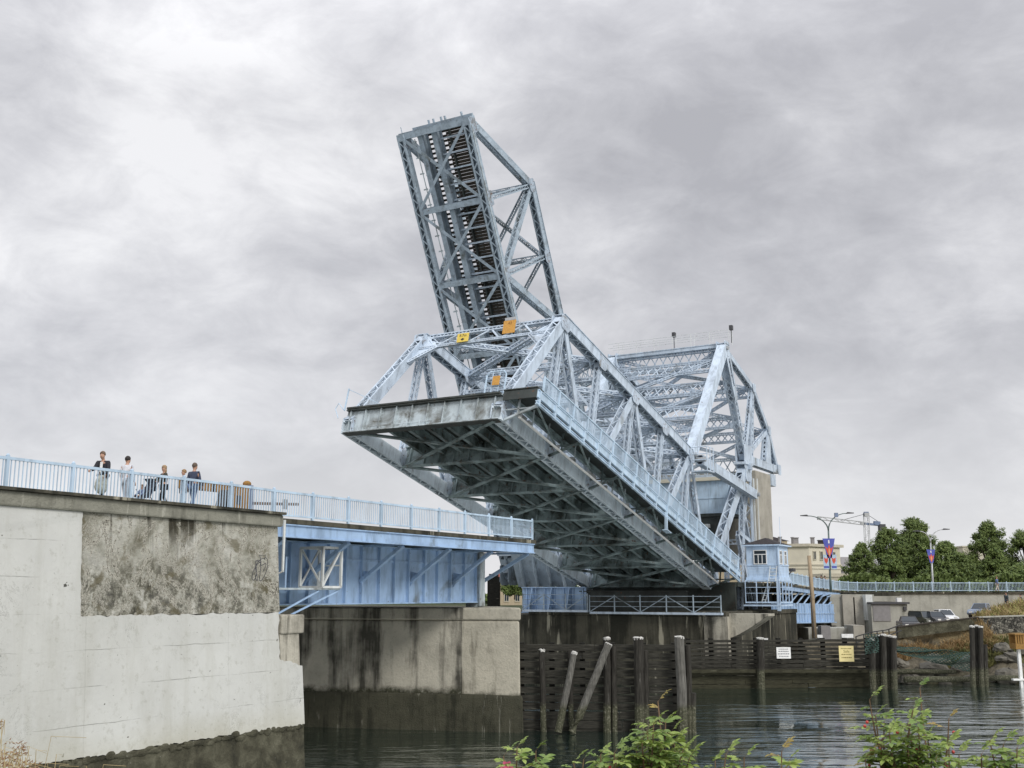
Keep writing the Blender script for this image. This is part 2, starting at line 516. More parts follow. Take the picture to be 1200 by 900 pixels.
for e, (p, c) in zip(rp.color_ramp.elements, stops):
    e.position = p; e.color = (*c, 1)
# paler towards the horizon, brighter overhead as an overcast sky is
hz = wn('ShaderNodeMapRange'); hz.inputs['From Min'].default_value = .0; hz.inputs['From Max'].default_value = .22
hz.inputs['To Min'].default_value = .72; hz.inputs['To Max'].default_value = 0.
nt.links.new(sep.outputs[2], hz.inputs[0])
mx = wn('ShaderNodeMix'); mx.data_type = 'RGBA'; nt.links.new(hz.outputs[0], mx.inputs[0])
nt.links.new(rp.outputs[0], mx.inputs[6]); mx.inputs[7].default_value = (.735, .735, .75, 1)
ov = wn('ShaderNodeMapRange'); ov.inputs['From Min'].default_value = .42; ov.inputs['From Max'].default_value = 1.
ov.inputs['To Min'].default_value = 1.; ov.inputs['To Max'].default_value = 2.6
nt.links.new(sep.outputs[2], ov.inputs[0])
vm = wn('ShaderNodeVectorMath'); vm.operation = 'SCALE'
nt.links.new(mx.outputs[2], vm.inputs[0]); nt.links.new(ov.outputs[0], vm.inputs['Scale'])
nt.links.new(vm.outputs[0], bg2.inputs[0]); bg2.inputs[1].default_value = 1.0
mixs.inputs[0].default_value = .955
nt.links.new(bg1.outputs[0], mixs.inputs[1]); nt.links.new(bg2.outputs[0], mixs.inputs[2])
nt.links.new(mixs.outputs[0], out.inputs[0])

# ------------------------------------------------------------------ water
n = NT('harbour_water')
n.b.inputs['IOR'].default_value = 1.8
w1 = n.noise(.42, 3, .5, (.40, 1.5, 1), .5); w2 = n.noise(2.6, 3, .5, (.45, 1.25, 1), .3); w3 = n.noise(.06, 3, .5, (1, 1, 1), .4)
h = n.math('ADD', n.math('MULTIPLY', w1, 1.0), n.math('MULTIPLY', w2, .2))
h = n.math('MULTIPLY', h, n.mask(w3, .30, .66))
n.bump(h, .36, .9)
gl = n.n.new('ShaderNodeBsdfGlossy'); gl.inputs['Roughness'].default_value = .04; gl.inputs['Color'].default_value = (.86, .92, .90, 1)
n.l.new(n.b.inputs['Normal'].links[0].from_socket, gl.inputs['Normal'])
ms = n.n.new('ShaderNodeMixShader'); ms.inputs[0].default_value = .36
n.l.new(n.b.outputs[0], ms.inputs[1]); n.l.new(gl.outputs[0], ms.inputs[2]); n.l.new(ms.outputs[0], n.n['Material Output'].inputs[0])
M['water'] = n.done((.010, .023, .018), .02, 0, .8)
mb = MB(); mb.quad((-3000, -60, WATER), (3000, -60, WATER), (3000, 2500, WATER), (-3000, 2500, WATER))
tag(mb.build('water', M['water'], base=(0, 0, WATER)), 'dark green rippled harbour water below the bridge', 'water', kind='structure')

# ------------------------------------------------------------------ land
def lerp_tab(tab, x):
    if x <= tab[0][0]: return tab[0][1]
    for (a, va), (b, vb) in zip(tab, tab[1:]):
        if x <= b: return va + (vb-va)*(x-a)/(b-a)
    return tab[-1][1]
LOT = [(24, -4.6), (30, -4.5), (35, -3.85), (40, -3.05), (44, -2.3), (48, -1.95), (60, -1.3), (90, -1.0)]
def land_far(X, Y):
    s = X*SA + Y*CA
    top = lerp_tab(LOT, X*100/max(Y, 100)) if X > 20 else -2.2
    if X > 26:
        d = Y - 91 - .6*math.sin(X*.7) - .4*math.sin(X*1.9)
    elif Y > 121 and X > 8:
        d = Y - 121
    elif Y*SA - X*CA > 31:
        d = s - 94
    else:
        d = -1
    if d < 0: return -9.
    hh = lerp_tab([(0, -8.2), (1.5, -7.0), (4, -6.1), (8.6, top-1.35), (9.2, top-1.2), (9.6, top)], d) if X > 26 else lerp_tab([(0, -9), (3, -2.2)], d)
    if X > 26 and .5 < d < 8.6:
        hh += .35*math.sin(X*2.3+d)*math.sin(d*1.7+X*.6)
    if Y > 131 and X > 20: hh = max(hh, -1.0)
    return hh
def grid(xs, ys, fn):
    mb = MB(); nx = len(xs)
    for y in ys:
        for x in xs: mb.v.append((x, y, fn(x, y)))
    for j in range(len(ys)-1):
        for i in range(nx-1):
            a = j*nx+i; mb.f.append((a, a+1, a+1+nx, a+nx)); mb.m.append(0)
    return mb
def frange(a, b, st):
    r = []; x = a
    while x < b-1e-6: r.append(x); x += st
    return r + [b]
n = NT('shore_ground')
z = n.xyz()[2]
base = n.ramp(n.noise(.8, 7, .7), [(.3, (.05, .045, .033)), (.5, (.12, .105, .075)), (.72, (.2, .175, .12))])
base = n.mix(n.mask(n.math('ADD', z, n.math('MULTIPLY', n.noise(1.5, 4), 1.2)), -5.8, -6.4), base, n.ramp(n.noise(2, 5), [(.4, (.025, .025, .016)), (.7, (.09, .085, .05))]))
base = n.mix(n.mask(z, -4.4, -3.9), base, n.ramp(n.noise(.5, 5), [(.35, (.17, .13, .07)), (.7, (.25, .2, .11))]))
base = n.mix(n.mask(n.xyz()[1], 132, 150), base, n.ramp(n.noise(.08, 4), [(.3, (.035, .048, .025)), (.7, (.075, .085, .045))]))
n.bump(n.noise(1.6, 7, .7), .25, .9)
M['shore'] = n.done(base, .95, 0, .2)
xs = [-3000, -1000, -400, -200, -100, -60, -30] + frange(-10, 24, 4) + frange(25, 70, .8) + [75, 90, 120, 200, 400, 1000, 3000]
ys = [60, 80] + frange(86, 106, .6) + [109, 112, 116, 121, 123, 126, 130, 150, 200, 400, 1000, 4000]
tag(grid(xs, ys, land_far).build('shore_ground', M['shore'], base=(0, 0, 0)), 'far harbour shore with rocky bank and parking lot level', 'ground', kind='structure')

def land_near(X, Y):
    return lerp_tab([(-5, -1.75), (7.6, -1.8), (9, -2.1), (13, -5.2), (17, -8.6)], Y + .5*math.sin(X*.6)) + .05*math.sin(X*3+Y*2)
n = NT('near_bank_ground')
n.bump(n.noise(6, 6, .7), .05, .9)
M['bank'] = n.done(n.ramp(n.noise(3, 6), [(.3, (.04, .04, .02)), (.6, (.13, .115, .055)), (.8, (.21, .18, .09))]), .95)
tag(grid(frange(-26, 40, 1.2), [-20, -5] + frange(0, 20, .8), land_near).build('bank_ground', M['bank'], base=(0, 0, 0)), 'grassy near bank below the viewpoint', 'ground', kind='structure')

# ------------------------------------------------------------------ west abutment
WT = 29.25        # wall face at the top
def wall_w(z): return WT - .85*max(0, (2.3-z))/9.6   # battered face
ab = bthing('bridge_abutment', 'tall pale coated concrete abutment wall under the west approach with a rough exposed patch', 'abutment wall', (36, WT, WATER))
S0, S1, S2 = -14., 32.55, 33.65
SP = PT(92, 700, 29.1)[0]
ZJ = -.72
mb = MB()      # core
def slab(mb, s0, s1, z0, z1, proud, back=2.0, ns=1, mi=0):
    P = []
    for z in (z0, z1):
        for s, w in ((s0, wall_w(z)-proud), (s1, wall_w(z)-proud), (s1, wall_w(z)+back), (s0, wall_w(z)+back)):
            P.append((s, w, z))
    mb.hexa(P, mi)
slab(mb, SP, S1, ZJ, 2.555, 0, 16)
mb.build('exposed_wall', M['conc_rough'], ab)
rr = random.Random(8); za, zb = -2.5, -4.95
def jag(p0, p1, step, amp, ax):
    L = math.hypot(p1[0]-p0[0], p1[1]-p0[1]); k = max(2, int(L/step)); r = []; d = 0
    for i in range(k):
        f = i/k; d = .55*d+rr.uniform(-amp, amp)
        r.append((p0[0]+(p1[0]-p0[0])*f+(d if ax == 0 else 0), p0[1]+(p1[1]-p0[1])*f+(d if ax == 1 else 0)))
    return r
prof = [(S0, 2.555)] + jag((SP, 2.555), (SP, ZJ), .12, .022, 0) + jag((SP, ZJ), (S1-.12, ZJ), .13, .035, 1) + jag((S1-.12, ZJ), (S1-.12, za), .14, .04, 0) + \
       jag((S1-.12, za), (S2+.06, za-.28), .10, .05, 1) + [(S2+.07, za-.28), (S2+.1, -4.93)] + jag((S2+.1, -4.95), (S0, -4.95), .12, .035, 1)
mb = MB(); P0 = [(s_, wall_w(z_)-.055, z_) for s_, z_ in prof]; P1_ = [(s_, wall_w(z_)+.3, z_) for s_, z_ in prof]
k = len(prof); mb.v += P0+P1_; mb.f.append(tuple(range(k))); mb.m.append(0)
for i in range(k):
    j = (i+1) % k; mb.f.append((i, k+i, k+j, j)); mb.m.append(0)
mb.build('coating', M['coat'], ab)
mb = MB(); slab(mb, S0, S2+.1, -9.5, -4.955, .0, 3)
o = mb.build('tide_band', M['tide_rough'], ab)
# barnacled, broken lip of the coating
mb = MB(); rr = random.Random(3)
s = 8.
while s < S2:
    L = rr.uniform(.15, .6); hh = rr.uniform(.04, .22)
    mb.sphere((s, wall_w(-5)-.02, -4.97-hh*.5+rr.uniform(-.05, .06)), L*.35, rr.uniform(.8, 1.6), .35, rr.uniform(.4, .8), 7, 5); s += L*.32
mb.build('coating_lip', M['tide_rough'], ab)
mb = MB(); slab(mb, S1+.002, S2, -4.95, -1.55, -.012, 15); mb.build('bearing_seat', M['conc_west'], ab)
mb = MB(); mb.box((S1+.004, wall_w(-1.2)-.10, -1.545), (S2+.22, 45, -.82)); bevel(mb.build('seat_cap', M['conc_west'], ab), .05)
mb = MB(); mb.box((S0, WT-.16, 2.56), (S1+.15, WT+17, 3.02)); bevel(mb.build('coping', M['conc_cope'], ab), .06)
mb = MB(); mb.box((S0, WT-.30, 3.024), (S1+.15, WT+.2, 3.12)); mb.build('coping_edge', M['conc_dark'], ab)

# ------------------------------------------------------------------ west pier in the water
pr = wthing('bridge_pier', 'stained concrete pier standing in the water beneath the end of the blue approach girder', 'bridge pier', (-4, 63, WATER))
PLAN = [(-15.5, 63.6), (-2.75, 60.95), (.42, 60.2), (-.9, 66.5), (-11, 72.)]
def plan_block(z0, z1, grow0, grow1):
    """skewed pier block; the half of its long face under the bridge floor carries the drip stains"""
    cx, cy = -5.5, 65.; mb = MB(); k = len(PLAN)
    for z, g in ((z0, grow0), (z1, grow1)):
        for x, y in PLAN:
            d = math.hypot(x-cx, y-cy); mb.v.append((x+(x-cx)/d*g, y+(y-cy)/d*g, z))
    mb.f.append(tuple(range(k))[::-1]); mb.f.append(tuple(range(k, 2*k))); mb.m += [0, 0]
    for i in range(k):
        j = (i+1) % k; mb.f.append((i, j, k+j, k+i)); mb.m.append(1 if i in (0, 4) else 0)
    return mb
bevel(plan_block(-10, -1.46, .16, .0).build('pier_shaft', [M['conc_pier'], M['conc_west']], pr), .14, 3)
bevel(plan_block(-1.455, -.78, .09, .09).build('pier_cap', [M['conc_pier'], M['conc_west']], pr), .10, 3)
bevel(plan_block(-10, -5.35, .36, .24).build('pier_footing', [M['tide_dark'], M['tide_dark']], pr), .2, 3)

# ------------------------------------------------------------------ west approach span
ap = bthing('approach_span', 'light blue plate girder approach span resting between the west abutment and the pier', 'bridge span', (44, 32.6, -.5))
GT, GB = 2.28, -.52
def girder(parent, w, s0, s1, name='girder'):
    mb = MB(); mb.ibeam((s0, w, (GT+GB)/2), (s1, w, (GT+GB)/2), GT-GB, .5, (0, 0, 1), .03, .06)
    g = mb.build(name, M['blue'], parent)
    k = 0; s = s0+.08
    while s < s1:
        mb = MB(); mb.box((s-.035, w-.19, GB+.062), (s+.035, w-.016, GT-.062)); mb.build('stiffener', M['blue'], g)
        s += 1.24 if k % 3 else 1.42; k += 1
    mb = MB(); mb.box((s0+.06, w-.07, 1.50), (s1-.06, w-.018, 1.60)); mb.build('splice_rib', M['blue'], g)
    return g
girder(ap, 32.6, 34.3, 52.7)
mb = MB(); mb.ibeam((34.3, 44, .88), (52.7, 44, .88), GT-GB, .5, (0, 0, 1)); mb.build('girder', M['blue'], ap)
for s in (40, 44, 48, 52):
    mb = MB(); mb.ibeam((s, 32.65, 1.3), (s, 43.95, 1.3), 1.4, .3, (0, 0, 1)); mb.build('floor_beam', M['deck_under'], ap)
mb = MB(); mb.box((32.75, 30.15, 2.34), (54.9, 47, 2.78)); mb.build('deck', M['deck_under'], ap)
mb = MB(); mb.box((32.75, 29.9, 2.785), (55.0, 47, 2.98)); mb.build('walkway_slab', M['conc_dark'], ap)
mb = MB(); mb.ibeam((32.75, 30.02, 2.5), (54.9, 30.02, 2.5), .54, .2, (0, 0, 1), .04, .05); mb.build('edge_beam', M['blue'], ap)
for s in (33.9, 38.1, 42.2, 46.3, 50.4, 54.45):
    mb = MB()
    w1 = 32.55
    if s < 53:
        mb.beam((s, 30.12, 2.2), (s, w1, .55), .24, .16, (1, 0, 0)); mb.beam((s, 30.14, 2.24), (s, w1, 2.24), .2, .1, (1, 0, 0))
        mb.prism([(s-.02, w1, .3), (s-.02, w1, 1.1), (s-.02, w1-.5, 1.0)], (.04, 0, 0))
    else:
        mb.beam((s, 30.12, 2.2), (s-.4, 33.2, .5), .24, .16, (1, 0, 0)); mb.beam((s, 30.14, 2.24), (s, 33.2, 2.24), .2, .1, (1, 0, 0))
    mb.build('bracket', M['blue'], ap)
mb = MB(); mb.box((52.72, 32.3, -.76), (53.15, 33.2, 2.3)); mb.beam((52.9, 32.25, -.7), (52.9, 32.25, 2.2), .5, .1, (1, 0, 0)); mb.build('bearing_post', M['leaf_end'], ap)
mb = MB(); mb.tube([(33.5, 29.75, 2.9), (33.5, 29.75, .85), (33.1, 30.2, .55)], .06); mb.build('drain_pipe', M['white_steel'], ap)

# west railing, post by post
def railing_thing(name, label, pts, mats, h=1.1, group=None, gap=.14, bar=.028, toeh=.12, frame='b', post=.1):
    base = pts[0]
    rt = (bthing if frame == 'b' else wthing)(name, label, 'railing', base, group)
    tr, br, ba = MB(), MB(), MB()
    for a, b in zip(pts, pts[1:]):
        a = V(a); b = V(b); e = b-a; L = e.length; u = e.normalized()
        up = V((0, 0, 1))
        tr.beam(a+up*(h-.04), b+up*(h-.04), .09, .075, (0, 0, 1)); br.beam(a+up*toeh, b+up*toeh, .07, .06, (0, 0, 1))
        if gap:
            k = int(L/gap)
            for i in range(1, k):
                c = a+e*(i/k); ba.beam(c+up*(toeh+.03), c+up*(h-.08), bar, bar, u)
    tr.build('top_rail', mats[0], rt); br.build('bottom_rail', mats[0], rt)
    if gap: ba.build('balusters', mats[1], rt)
    for p in pts:
        mb = MB(); p = V(p); mb.beam(p, p+V((0, 0, h+.04)), post, post, (1, 0, 0)); mb.sphere(p+V((0, 0, h+.05)), .06, nu=6, nv=4)
        mb.build('post', mats[0], rt)
    return rt
railing_thing('guard_railing', 'light blue baluster railing along the edge of the west approach walkway', [(54.65-2.4*i, 29.97, 2.99 if 54.65-2.4*i > 32.7 else 3.03) for i in range(20)][::-1], (M['blue_rail'], M['blue_rail']))
mb = MB(); mb.box((54.7, 29.99, 3.42), (54.73, 30.11, 3.76))
mk = bthing('hazard_marker', 'small red and white marker strip on the last post of the approach railing', 'marker', (54.72, 30.05, 3.42))
mb.build('board', M['white'], mk)
mb = MB(); mb.box((54.69, 29.97, 3.60), (54.74, 30.13, 3.70)); mb.box((54.69, 29.97, 3.44), (54.74, 30.13, 3.50)); mb.build('red_stripes', M['red'], mk)

# white caged inspection platform beside the girder
cg = bthing('inspection_platform', 'white steel caged inspection platform hung on the girder beside the rough wall', 'platform', (36.3, 31.2, .2))
c0, c1, d0, d1, z0, z1 = 37.0, 38.25, 30.6, 31.85, .26, 1.95
mb = MB()
for s in (c0, c1):
    for w in (d0, d1): mb.beam((s, w, z0), (s, w, z1), .1, .1, (1, 0, 0))
for z in (z0, z1):
    for w in (d0, d1): mb.beam((c0, w, z), (c1, w, z), .1, .1, (0, 0, 1))
    for s in (c0, c1): mb.beam((s, d0, z), (s, d1, z), .1, .1, (0, 0, 1))
mb.build('cage_frame', M['white_steel'], cg)
for a, b in (((c0, d1, z1), (c0, d0, z0)), ((c0, d0, z0), (c1, d0, z1)), ((c1, d0, z1), (c1, d1, z0)), ((c0, d1, z0), (c1, d1, z1))):
    mb = MB(); mb.beam(a, b, .08, .06, (0, 0, 1)); mb.build('brace', M['white_steel'], cg)
mb = MB(); mb.beam((c1, d0, 1.2), (c1, d1, 1.2), .06, .06, (0, 0, 1)); mb.build('mid_rail', M['white_steel'], cg)
mb = MB(); mb.box((34.2, d0+.03, z0-.12), (c1, 32.3, z0-.04)); mb.build('floor_plate', M['leaf_end'], cg)
for a, b in (((36.9, 30.7, .1), (34.4, 30.9, -.9)), ((38.2, 30.7, .1), (35.2, 30.9, -.95)), ((35.4, 31.6, .1), (35.4, 31.6, -.9)), ((35.0, 30.9, .1), (35.0, 30.9, 1.5)), ((34.6, 31.3, .1), (34.6, 31.3, -.9)), ((34.1, 30.9, -.95), (35.3, 30.9, -.95))):
    mb = MB(); mb.beam(a, b, .07, .06, (0, 0, 1)); mb.build('support_leg', M['blue'], cg)

# scrawl of black spray paint near the corner of the exposed wall
gf = bthing('graffiti', 'black spray painted scribble near the right edge of the rough wall patch', 'graffiti', (31.6, wall_w(1), 1))
mb = MB(); pts = []
for i in range(90):
    f = i/89; a = f*math.pi*9
    s_ = 31.5+.22*math.sin(f*7)+.24*math.cos(a*.71)*(1-.3*f)+.1*math.sin(a*1.9); z_ = 1.1-.2*f+.50*math.sin(a*.8)*(1-.5*f)+.16*math.cos(a*1.6)
    pts.append((s_, wall_w(z_)-.012, z_))
for p_, q_ in zip(pts, pts[1:]): mb.beam(p_, q_, .006, .03)
mb.build('paint_line', M['dgrey'], gf)
# ------------------------------------------------------------------ bascule leaves
def leaf_frame(s, w, z, phi):
    return Bw(s, w, z), RB @ Matrix.Rotation(phi, 3, 'Y')

def plate_gusset(parent, c, r, w, mat, t=.04, sx=1., sy=1.):
    """one clipped-corner gusset plate in the truss plane, centred on c=(u,n)"""
    mb = MB(); hx, hy, k = r*sx, r*sy, .34*r
    poly = [(c[0]+x, w, c[1]+y) for x, y in ((-hx+k, -hy), (hx-k, -hy), (hx, -hy+k), (hx, hy-.12), (hx-.12, hy), (-hx+.12, hy), (-hx, hy-.12), (-hx, -hy+k))]
    mb.prism(poly, (0, t, 0)); return mb.build('gusset_plate', mat, parent)

def truss(leaf, w, p, H, n, mats, cb, cn, big=(.75, .72), hole=()):
    """side truss in the leaf frame: n panels of p, top chord at H; cb chord depth, cn its centre"""
    bw, bd = big
    m = mats[0]; mc = mats[-1]; mg = M['gusset'] if m == M['truss'] else M['gusset_up']
    tr_ = bpy.data.objects.new('side_truss', None); COL.objects.link(tr_); tr_.parent = leaf; BASE[tr_.name] = BASE[leaf.name]
    T = {k: (k*p, H) for k in range(1, n)}
    Bn = {k: (k*p, cn) for k in range(n+1)}
    def P(q): return V((q[0], w, q[1]))
    def mem(name, a, b, bb, dd, **kw):
        mb = MB(); mb.laced(P(a), P(b), bb, dd, **kw); return mb.build(name, m, tr_)
    mb = MB(); L = n*p
    mb.laced((-.25, w, cn), (L+.4, w, cn), bw, cb, side='plate', top='plate', bot='lace', ang=.14, bar=.1, pitch=.62)
    for k in range(0, int(L/1.53)):
        for sd in (-1, 1):
            mb.beam((k*1.53+.2, w+sd*(bw/2+.0), cn-cb/2+.16), (k*1.53+.2, w+sd*(bw/2+.0), cn+cb/2-.16), .03, .06, (0, 1, 0))
    mb.build('bottom_chord', mc, tr_)
    mem('end_post', (0.1, cn+cb*.4), T[1], bw*.95, bd, side='plate', top='lace', bot='lace', ang=.12, bar=.085, pitch=.62)
    mb = MB()
    mb.laced(P((T[1][0]-.2, H)), P((T[n-1][0]+.4, H)), bw, bd, side='plate', top='plate', bot='lace', ang=.12, bar=.09, pitch=.66)
    mb.beam(P((T[1][0]-.3, H+bd/2+.03)), P((T[n-1][0]+.4, H+bd/2+.03)), bw+.12, .05)
    mb.build('top_chord', m, tr_)
    for k in range(1, n):
        mem('vertical', (T[k][0], H-bd*.3), Bn[k], .46, .42, side='lace', top='lace', bot='lace', ang=.11, bar=.06, pitch=.5)
        if k % 2:
            nxt = Bn[k+1]
            mem('diagonal', T[k], nxt, .55, .46, side='plate', top='lace', bot='lace', ang=.1)
        elif k+1 < n:
            mem('diagonal', Bn[k], T[k+1], .6, .62, side='plate', top='lace', bot='lace', ang=.1)
    for k in range(1, n):
        for sd in (-1, 1):
            plate_gusset(tr_, (T[k][0], H-.22), .62, w+sd*(bw/2+.012)-.02, mg, sy=.8)
    for k in range(0, n+1):
        for sd in (-1, 1):
            plate_gusset(tr_, (Bn[k][0]+(.42 if k == 0 else 0), cn+.2), .66, w+sd*(bw/2+.018)-.02, mg, sy=.8)
    return tr_

# ================= road leaf, raised about fifteen degrees
PH1 = R(15.4); WR, WL = 32.6, 43.9; P1 = 6.1; N1 = 6; H1 = 8.35
O1 = (55.55, 0., 11.72)
loc, rot = leaf_frame(*O1, PH1)
rl = thing('road_bascule_leaf', 'lower blue grey road bascule leaf partly raised with dark grimy underside and yellow clearance sign', 'bascule leaf', loc, rot)
L1 = N1*P1
for w in (WR, WL):
    truss(rl, w, P1, H1, N1, (M['truss'], M['chord']), .92, -1.18)
mb = MB(); mb.ibeam((0, WR-.3, -.78), (0, WL+.3, -.78), 1.62, .5, (0, 0, 1), .04, .07)
w = WR+.25
while w < WL: mb.box((-.2, w-.03, -1.5), (-.02, w+.03, -.06)); w += 1.22
for i in range(5): mb.box((-.3, 37.2+i*.98, -1.62), (-.26, 37.2+i*.98+.86, -1.56)); mb.box((-.3, 37.2+i*.98, -1.38), (-.26, 37.2+i*.98+.86, -1.33)); mb.box((-.29, 37.2+i*.98, -1.57), (-.25, 37.2+i*.98+.1, -1.37))
mb.build('end_floor_beam', M['leaf_end'], rl)
mb = MB(); mb.box((-.36, WR-.1, .04), (.3, WL+.2, .15)); mb.box((-.30, WR-.2, -.06), (.1, WL+.2, .036)); mb.build('deck_edge', M['dark_floor'], rl)
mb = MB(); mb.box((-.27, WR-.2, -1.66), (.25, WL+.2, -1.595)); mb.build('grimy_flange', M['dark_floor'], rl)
for k in range(1, N1+1):
    mb = MB(); u = k*P1
    mb.ibeam((u, WR+.3, -.86), (u, WL-.3, -.86), 1.44, .42, (0, 0, 1), .03, .06)
    w = WR+.9
    while w < WL-.4: mb.box((u-.17, w-.05, -1.5), (u-.016, w+.05, -.22)); w += 1.2
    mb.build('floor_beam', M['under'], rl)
for w in (34.4, 35.9, 37.4, 38.9, 40.4, 41.9):
    mb = MB(); mb.ibeam((.1, w, -.56), (L1, w, -.56), .66, .26, (0, 0, 1), .03, .05); mb.build('stringer', M['under'], rl)
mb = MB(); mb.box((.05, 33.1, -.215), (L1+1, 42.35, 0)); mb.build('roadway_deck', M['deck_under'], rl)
for k in range(N1):
    for a, b in (((k*P1, WR+.2), ((k+1)*P1, WL-.2)), ((k*P1, WL-.2), ((k+1)*P1, WR+.2))):
        mb = MB(); dz = 0 if a[1] < b[1] else .1
        mb.beam((a[0], a[1], -1.66+dz), (b[0], b[1], -1.66+dz), .24, .03, (1, 0, 0)); mb.beam((a[0], a[1], -1.57+dz), (b[0], b[1], -1.57+dz), .03, .16, (1, 1, 0))
        mb.build('lateral_brace', M['under'], rl)
# portal and top bracing
pt = bpy.data.objects.new('portal_frame', None); COL.objects.link(pt); pt.parent = rl; BASE[pt.name] = V((0, 0, 0))
def sway(mb, a, b, c, d, n, bar=.1, th=.04, dbl=True):
    """lattice web between chords a-b and c-d"""
    a, b, c, d = V(a), V(b), V(c), V(d)
    for i in range(n):
        t0, t1 = i/n, (i+1)/n
        p0, p1, q0, q1 = a.lerp(b, t0), a.lerp(b, t1), c.lerp(d, t0), c.lerp(d, t1)
        wd = (b-a).cross(c-a)
        if dbl or i % 2 == 0: mb.beam(p0, q1, th, bar, wd)
        if dbl or i % 2: mb.beam(q0, p1, th, bar, wd)
en = V((P1-.1, 0, H1+.8)); en.normalize()
def ep(f, w): return V((0.1+(P1-.1)*f, w, -.8+(H1+.8)*f))
mb = MB()
A, Bq, Cq, Dq = ep(1.03, WR+.3), ep(1.03, WL-.3), ep(.88, WR+.3), ep(.88, WL-.3)
mb.laced(A, Bq, .3, .3, (1, 0, 0), 'lace', 'plate', 'lace', .09, .06); mb.laced(Cq, Dq, .24, .2, (1, 0, 0), 'lace', 'plate', 'plate', .08, .05)
sway(mb, A, Bq, Cq, Dq, 8, .13, .06, False)
mb.build('portal_strut', M['truss'], pt)
for w0, w1 in ((WR+.3, WR+1.9), (WL-.3, WL-1.9)):
    mb = MB(); mb.laced(ep(.70, w0), ep(.88, w1), .24, .24, (1, 0, 0), 'lace', 'lace', 'lace', .08, .05)
    mb.prism([ep(.70, w0), ep(.88, w1), ep(.97, w1*.5+w0*.5), ep(.97, w0)], (.03, 0, -.03))
    mb.build('knee_brace', M['truss'], pt)
tb = bpy.data.objects.new('top_bracing', None); COL.objects.link(tb); tb.parent = rl; BASE[tb.name] = V((0, 0, 0))
for k in range(1, N1):
    u = k*P1
    if k > 1:
        mb = MB()
        mb.laced((u, WR+.3, H1), (u, WL-.3, H1), .5, .42, (1, 0, 0), 'lace', 'lace', 'lace', .09, .06)
        mb.laced((u, WR+.3, H1-1.5), (u, WL-.3, H1-1.5), .36, .3, (1, 0, 0), 'lace', 'lace', 'lace', .08, .05)
        sway(mb, (u, WR+.3, H1), (u, WL-.3, H1), (u, WR+.3, H1-1.5), (u, WL-.3, H1-1.5), 6, .09, .04)
        mb.beam((u, WR+.2, 4.6), (u, WR+2.2, H1-1.5), .16, .16); mb.beam((u, WL-.2, 4.6), (u, WL-2.2, H1-1.5), .16, .16)
        mb.build('sway_strut', M['truss'], tb)
    if k < N1-1:
        for i, (a, b) in enumerate((((u, WR+.3), (u+P1, WL-.3)), ((u, WL-.3), (u+P1, WR+.3)))):
            mb = MB(); mb.laced((a[0], a[1], H1-.05*i), (b[0], b[1], H1-.05*i), .46, .44, (1, 0, 0), 'lace', 'lace', 'lace', .11, .075)
            mb.build('lateral_brace', M['truss'], tb)
# walkway outside the near truss
wk = bpy.data.objects.new('walkway', None); COL.objects.link(wk); wk.parent = rl; BASE[wk.name] = V((0, 0, 0))
mb = MB(); mb.box((-.3, 29.95, .03), (L1+.9, 32.1, .13)); mb.build('walkway_deck', M['deck_under'], wk)
mb = MB(); mb.ibeam((-.3, 29.88, -.20), (L1+.9, 29.88, -.20), .52, .16, (0, 0, 1), .04, .05)
mb.ibeam((-.3, 29.88, -.78), (L1+.9, 29.88, -.78), .22, .16, (0, 0, 1), .04, .05)
k = 0
while k*2.03 < L1: mb.box((k*2.03-.09, 29.8, -.92), (k*2.03+.09, 29.96, .02)); k += 1
mb.build('edge_beam', M['blue_rail'], wk)
mb = MB(); mb.ibeam((-.3, 31.9, -.2), (L1, 31.9, -.2), .4, .2, (0, 0, 1)); mb.build('inner_beam', M['under'], wk)
mb = MB(); mb.box((-.36, 29.9, -.48), (-.28, 32.2, .10)); mb.box((-.42, 29.85, .135), (.4, 32.2, .2)); mb.build('end_plate', M['deck_under'], wk)
for k in range(N1+1):
    u = k*P1-.1 if k else .15
    for du in (0, .0) if k else (0,):
        mb = MB(); mb.beam((u, 32.2, -1.55), (u, 30.6, -1.0), .14, .14, (1, 0, 0)); mb.beam((u, 30.6, -1.0), (u, 29.95, -.75), .14, .14, (1, 0, 0)); mb.beam((u, 31.3, -1.3), (u, 31.3, -.05), .1, .1, (1, 0, 0)); mb.beam((u, 32.2, -.9), (u, 30, -.9), .1, .08, (1, 0, 0))
        mb.build('bracket', M['under'] if k else M['leaf_end'], wk)
    if k < N1:
        mb = MB(); mb.beam((u, 30.1, -.8), (u+P1, 31.9, -.8), .1, .1, (0, 0, 1)); mb.build('lateral_brace', M['under'], wk)
        mb = MB(); mb.beam((u+2, 31.4, -1.35), (u+2, 31.4, -.1), .07, .07, (1, 0, 0)); mb.beam((u+4.1, 31.4, -1.35), (u+4.1, 31.4, -.1), .07, .07, (1, 0, 0)); mb.build('pipe_hanger', M['leaf_end'], wk)
mb = MB(); mb.tube([(.3, 31.3, -1.35), (L1-.6, 31.3, -1.35)], .08, 8); mb.build('conduit_pipe', M['white'], wk)
mb = MB(); mb.tube([(.6, 31.5, -1.2), (L1-.6, 31.5, -1.22)], .05, 6); rr = random.Random(5)
for i in range(26): u = rr.uniform(.5, L1-2); mb.box((u, 31.25, -1.26), (u+rr.uniform(.15, .5), 31.55, -1.08))
mb.build('cable_tray', M['galv'], wk)
rg = bpy.data.objects.new('walkway_railing', None); COL.objects.link(rg); rg.parent = rl; BASE[rg.name] = V((0, 0, 0))
tr, br, ba = MB(), MB(), MB()
tr.beam((.4, 29.92, 1.14), (L1+.6, 29.92, 1.14), .09, .08); br.beam((.4, 29.92, .24), (L1+.6, 29.92, .24), .07, .06)
u = .5
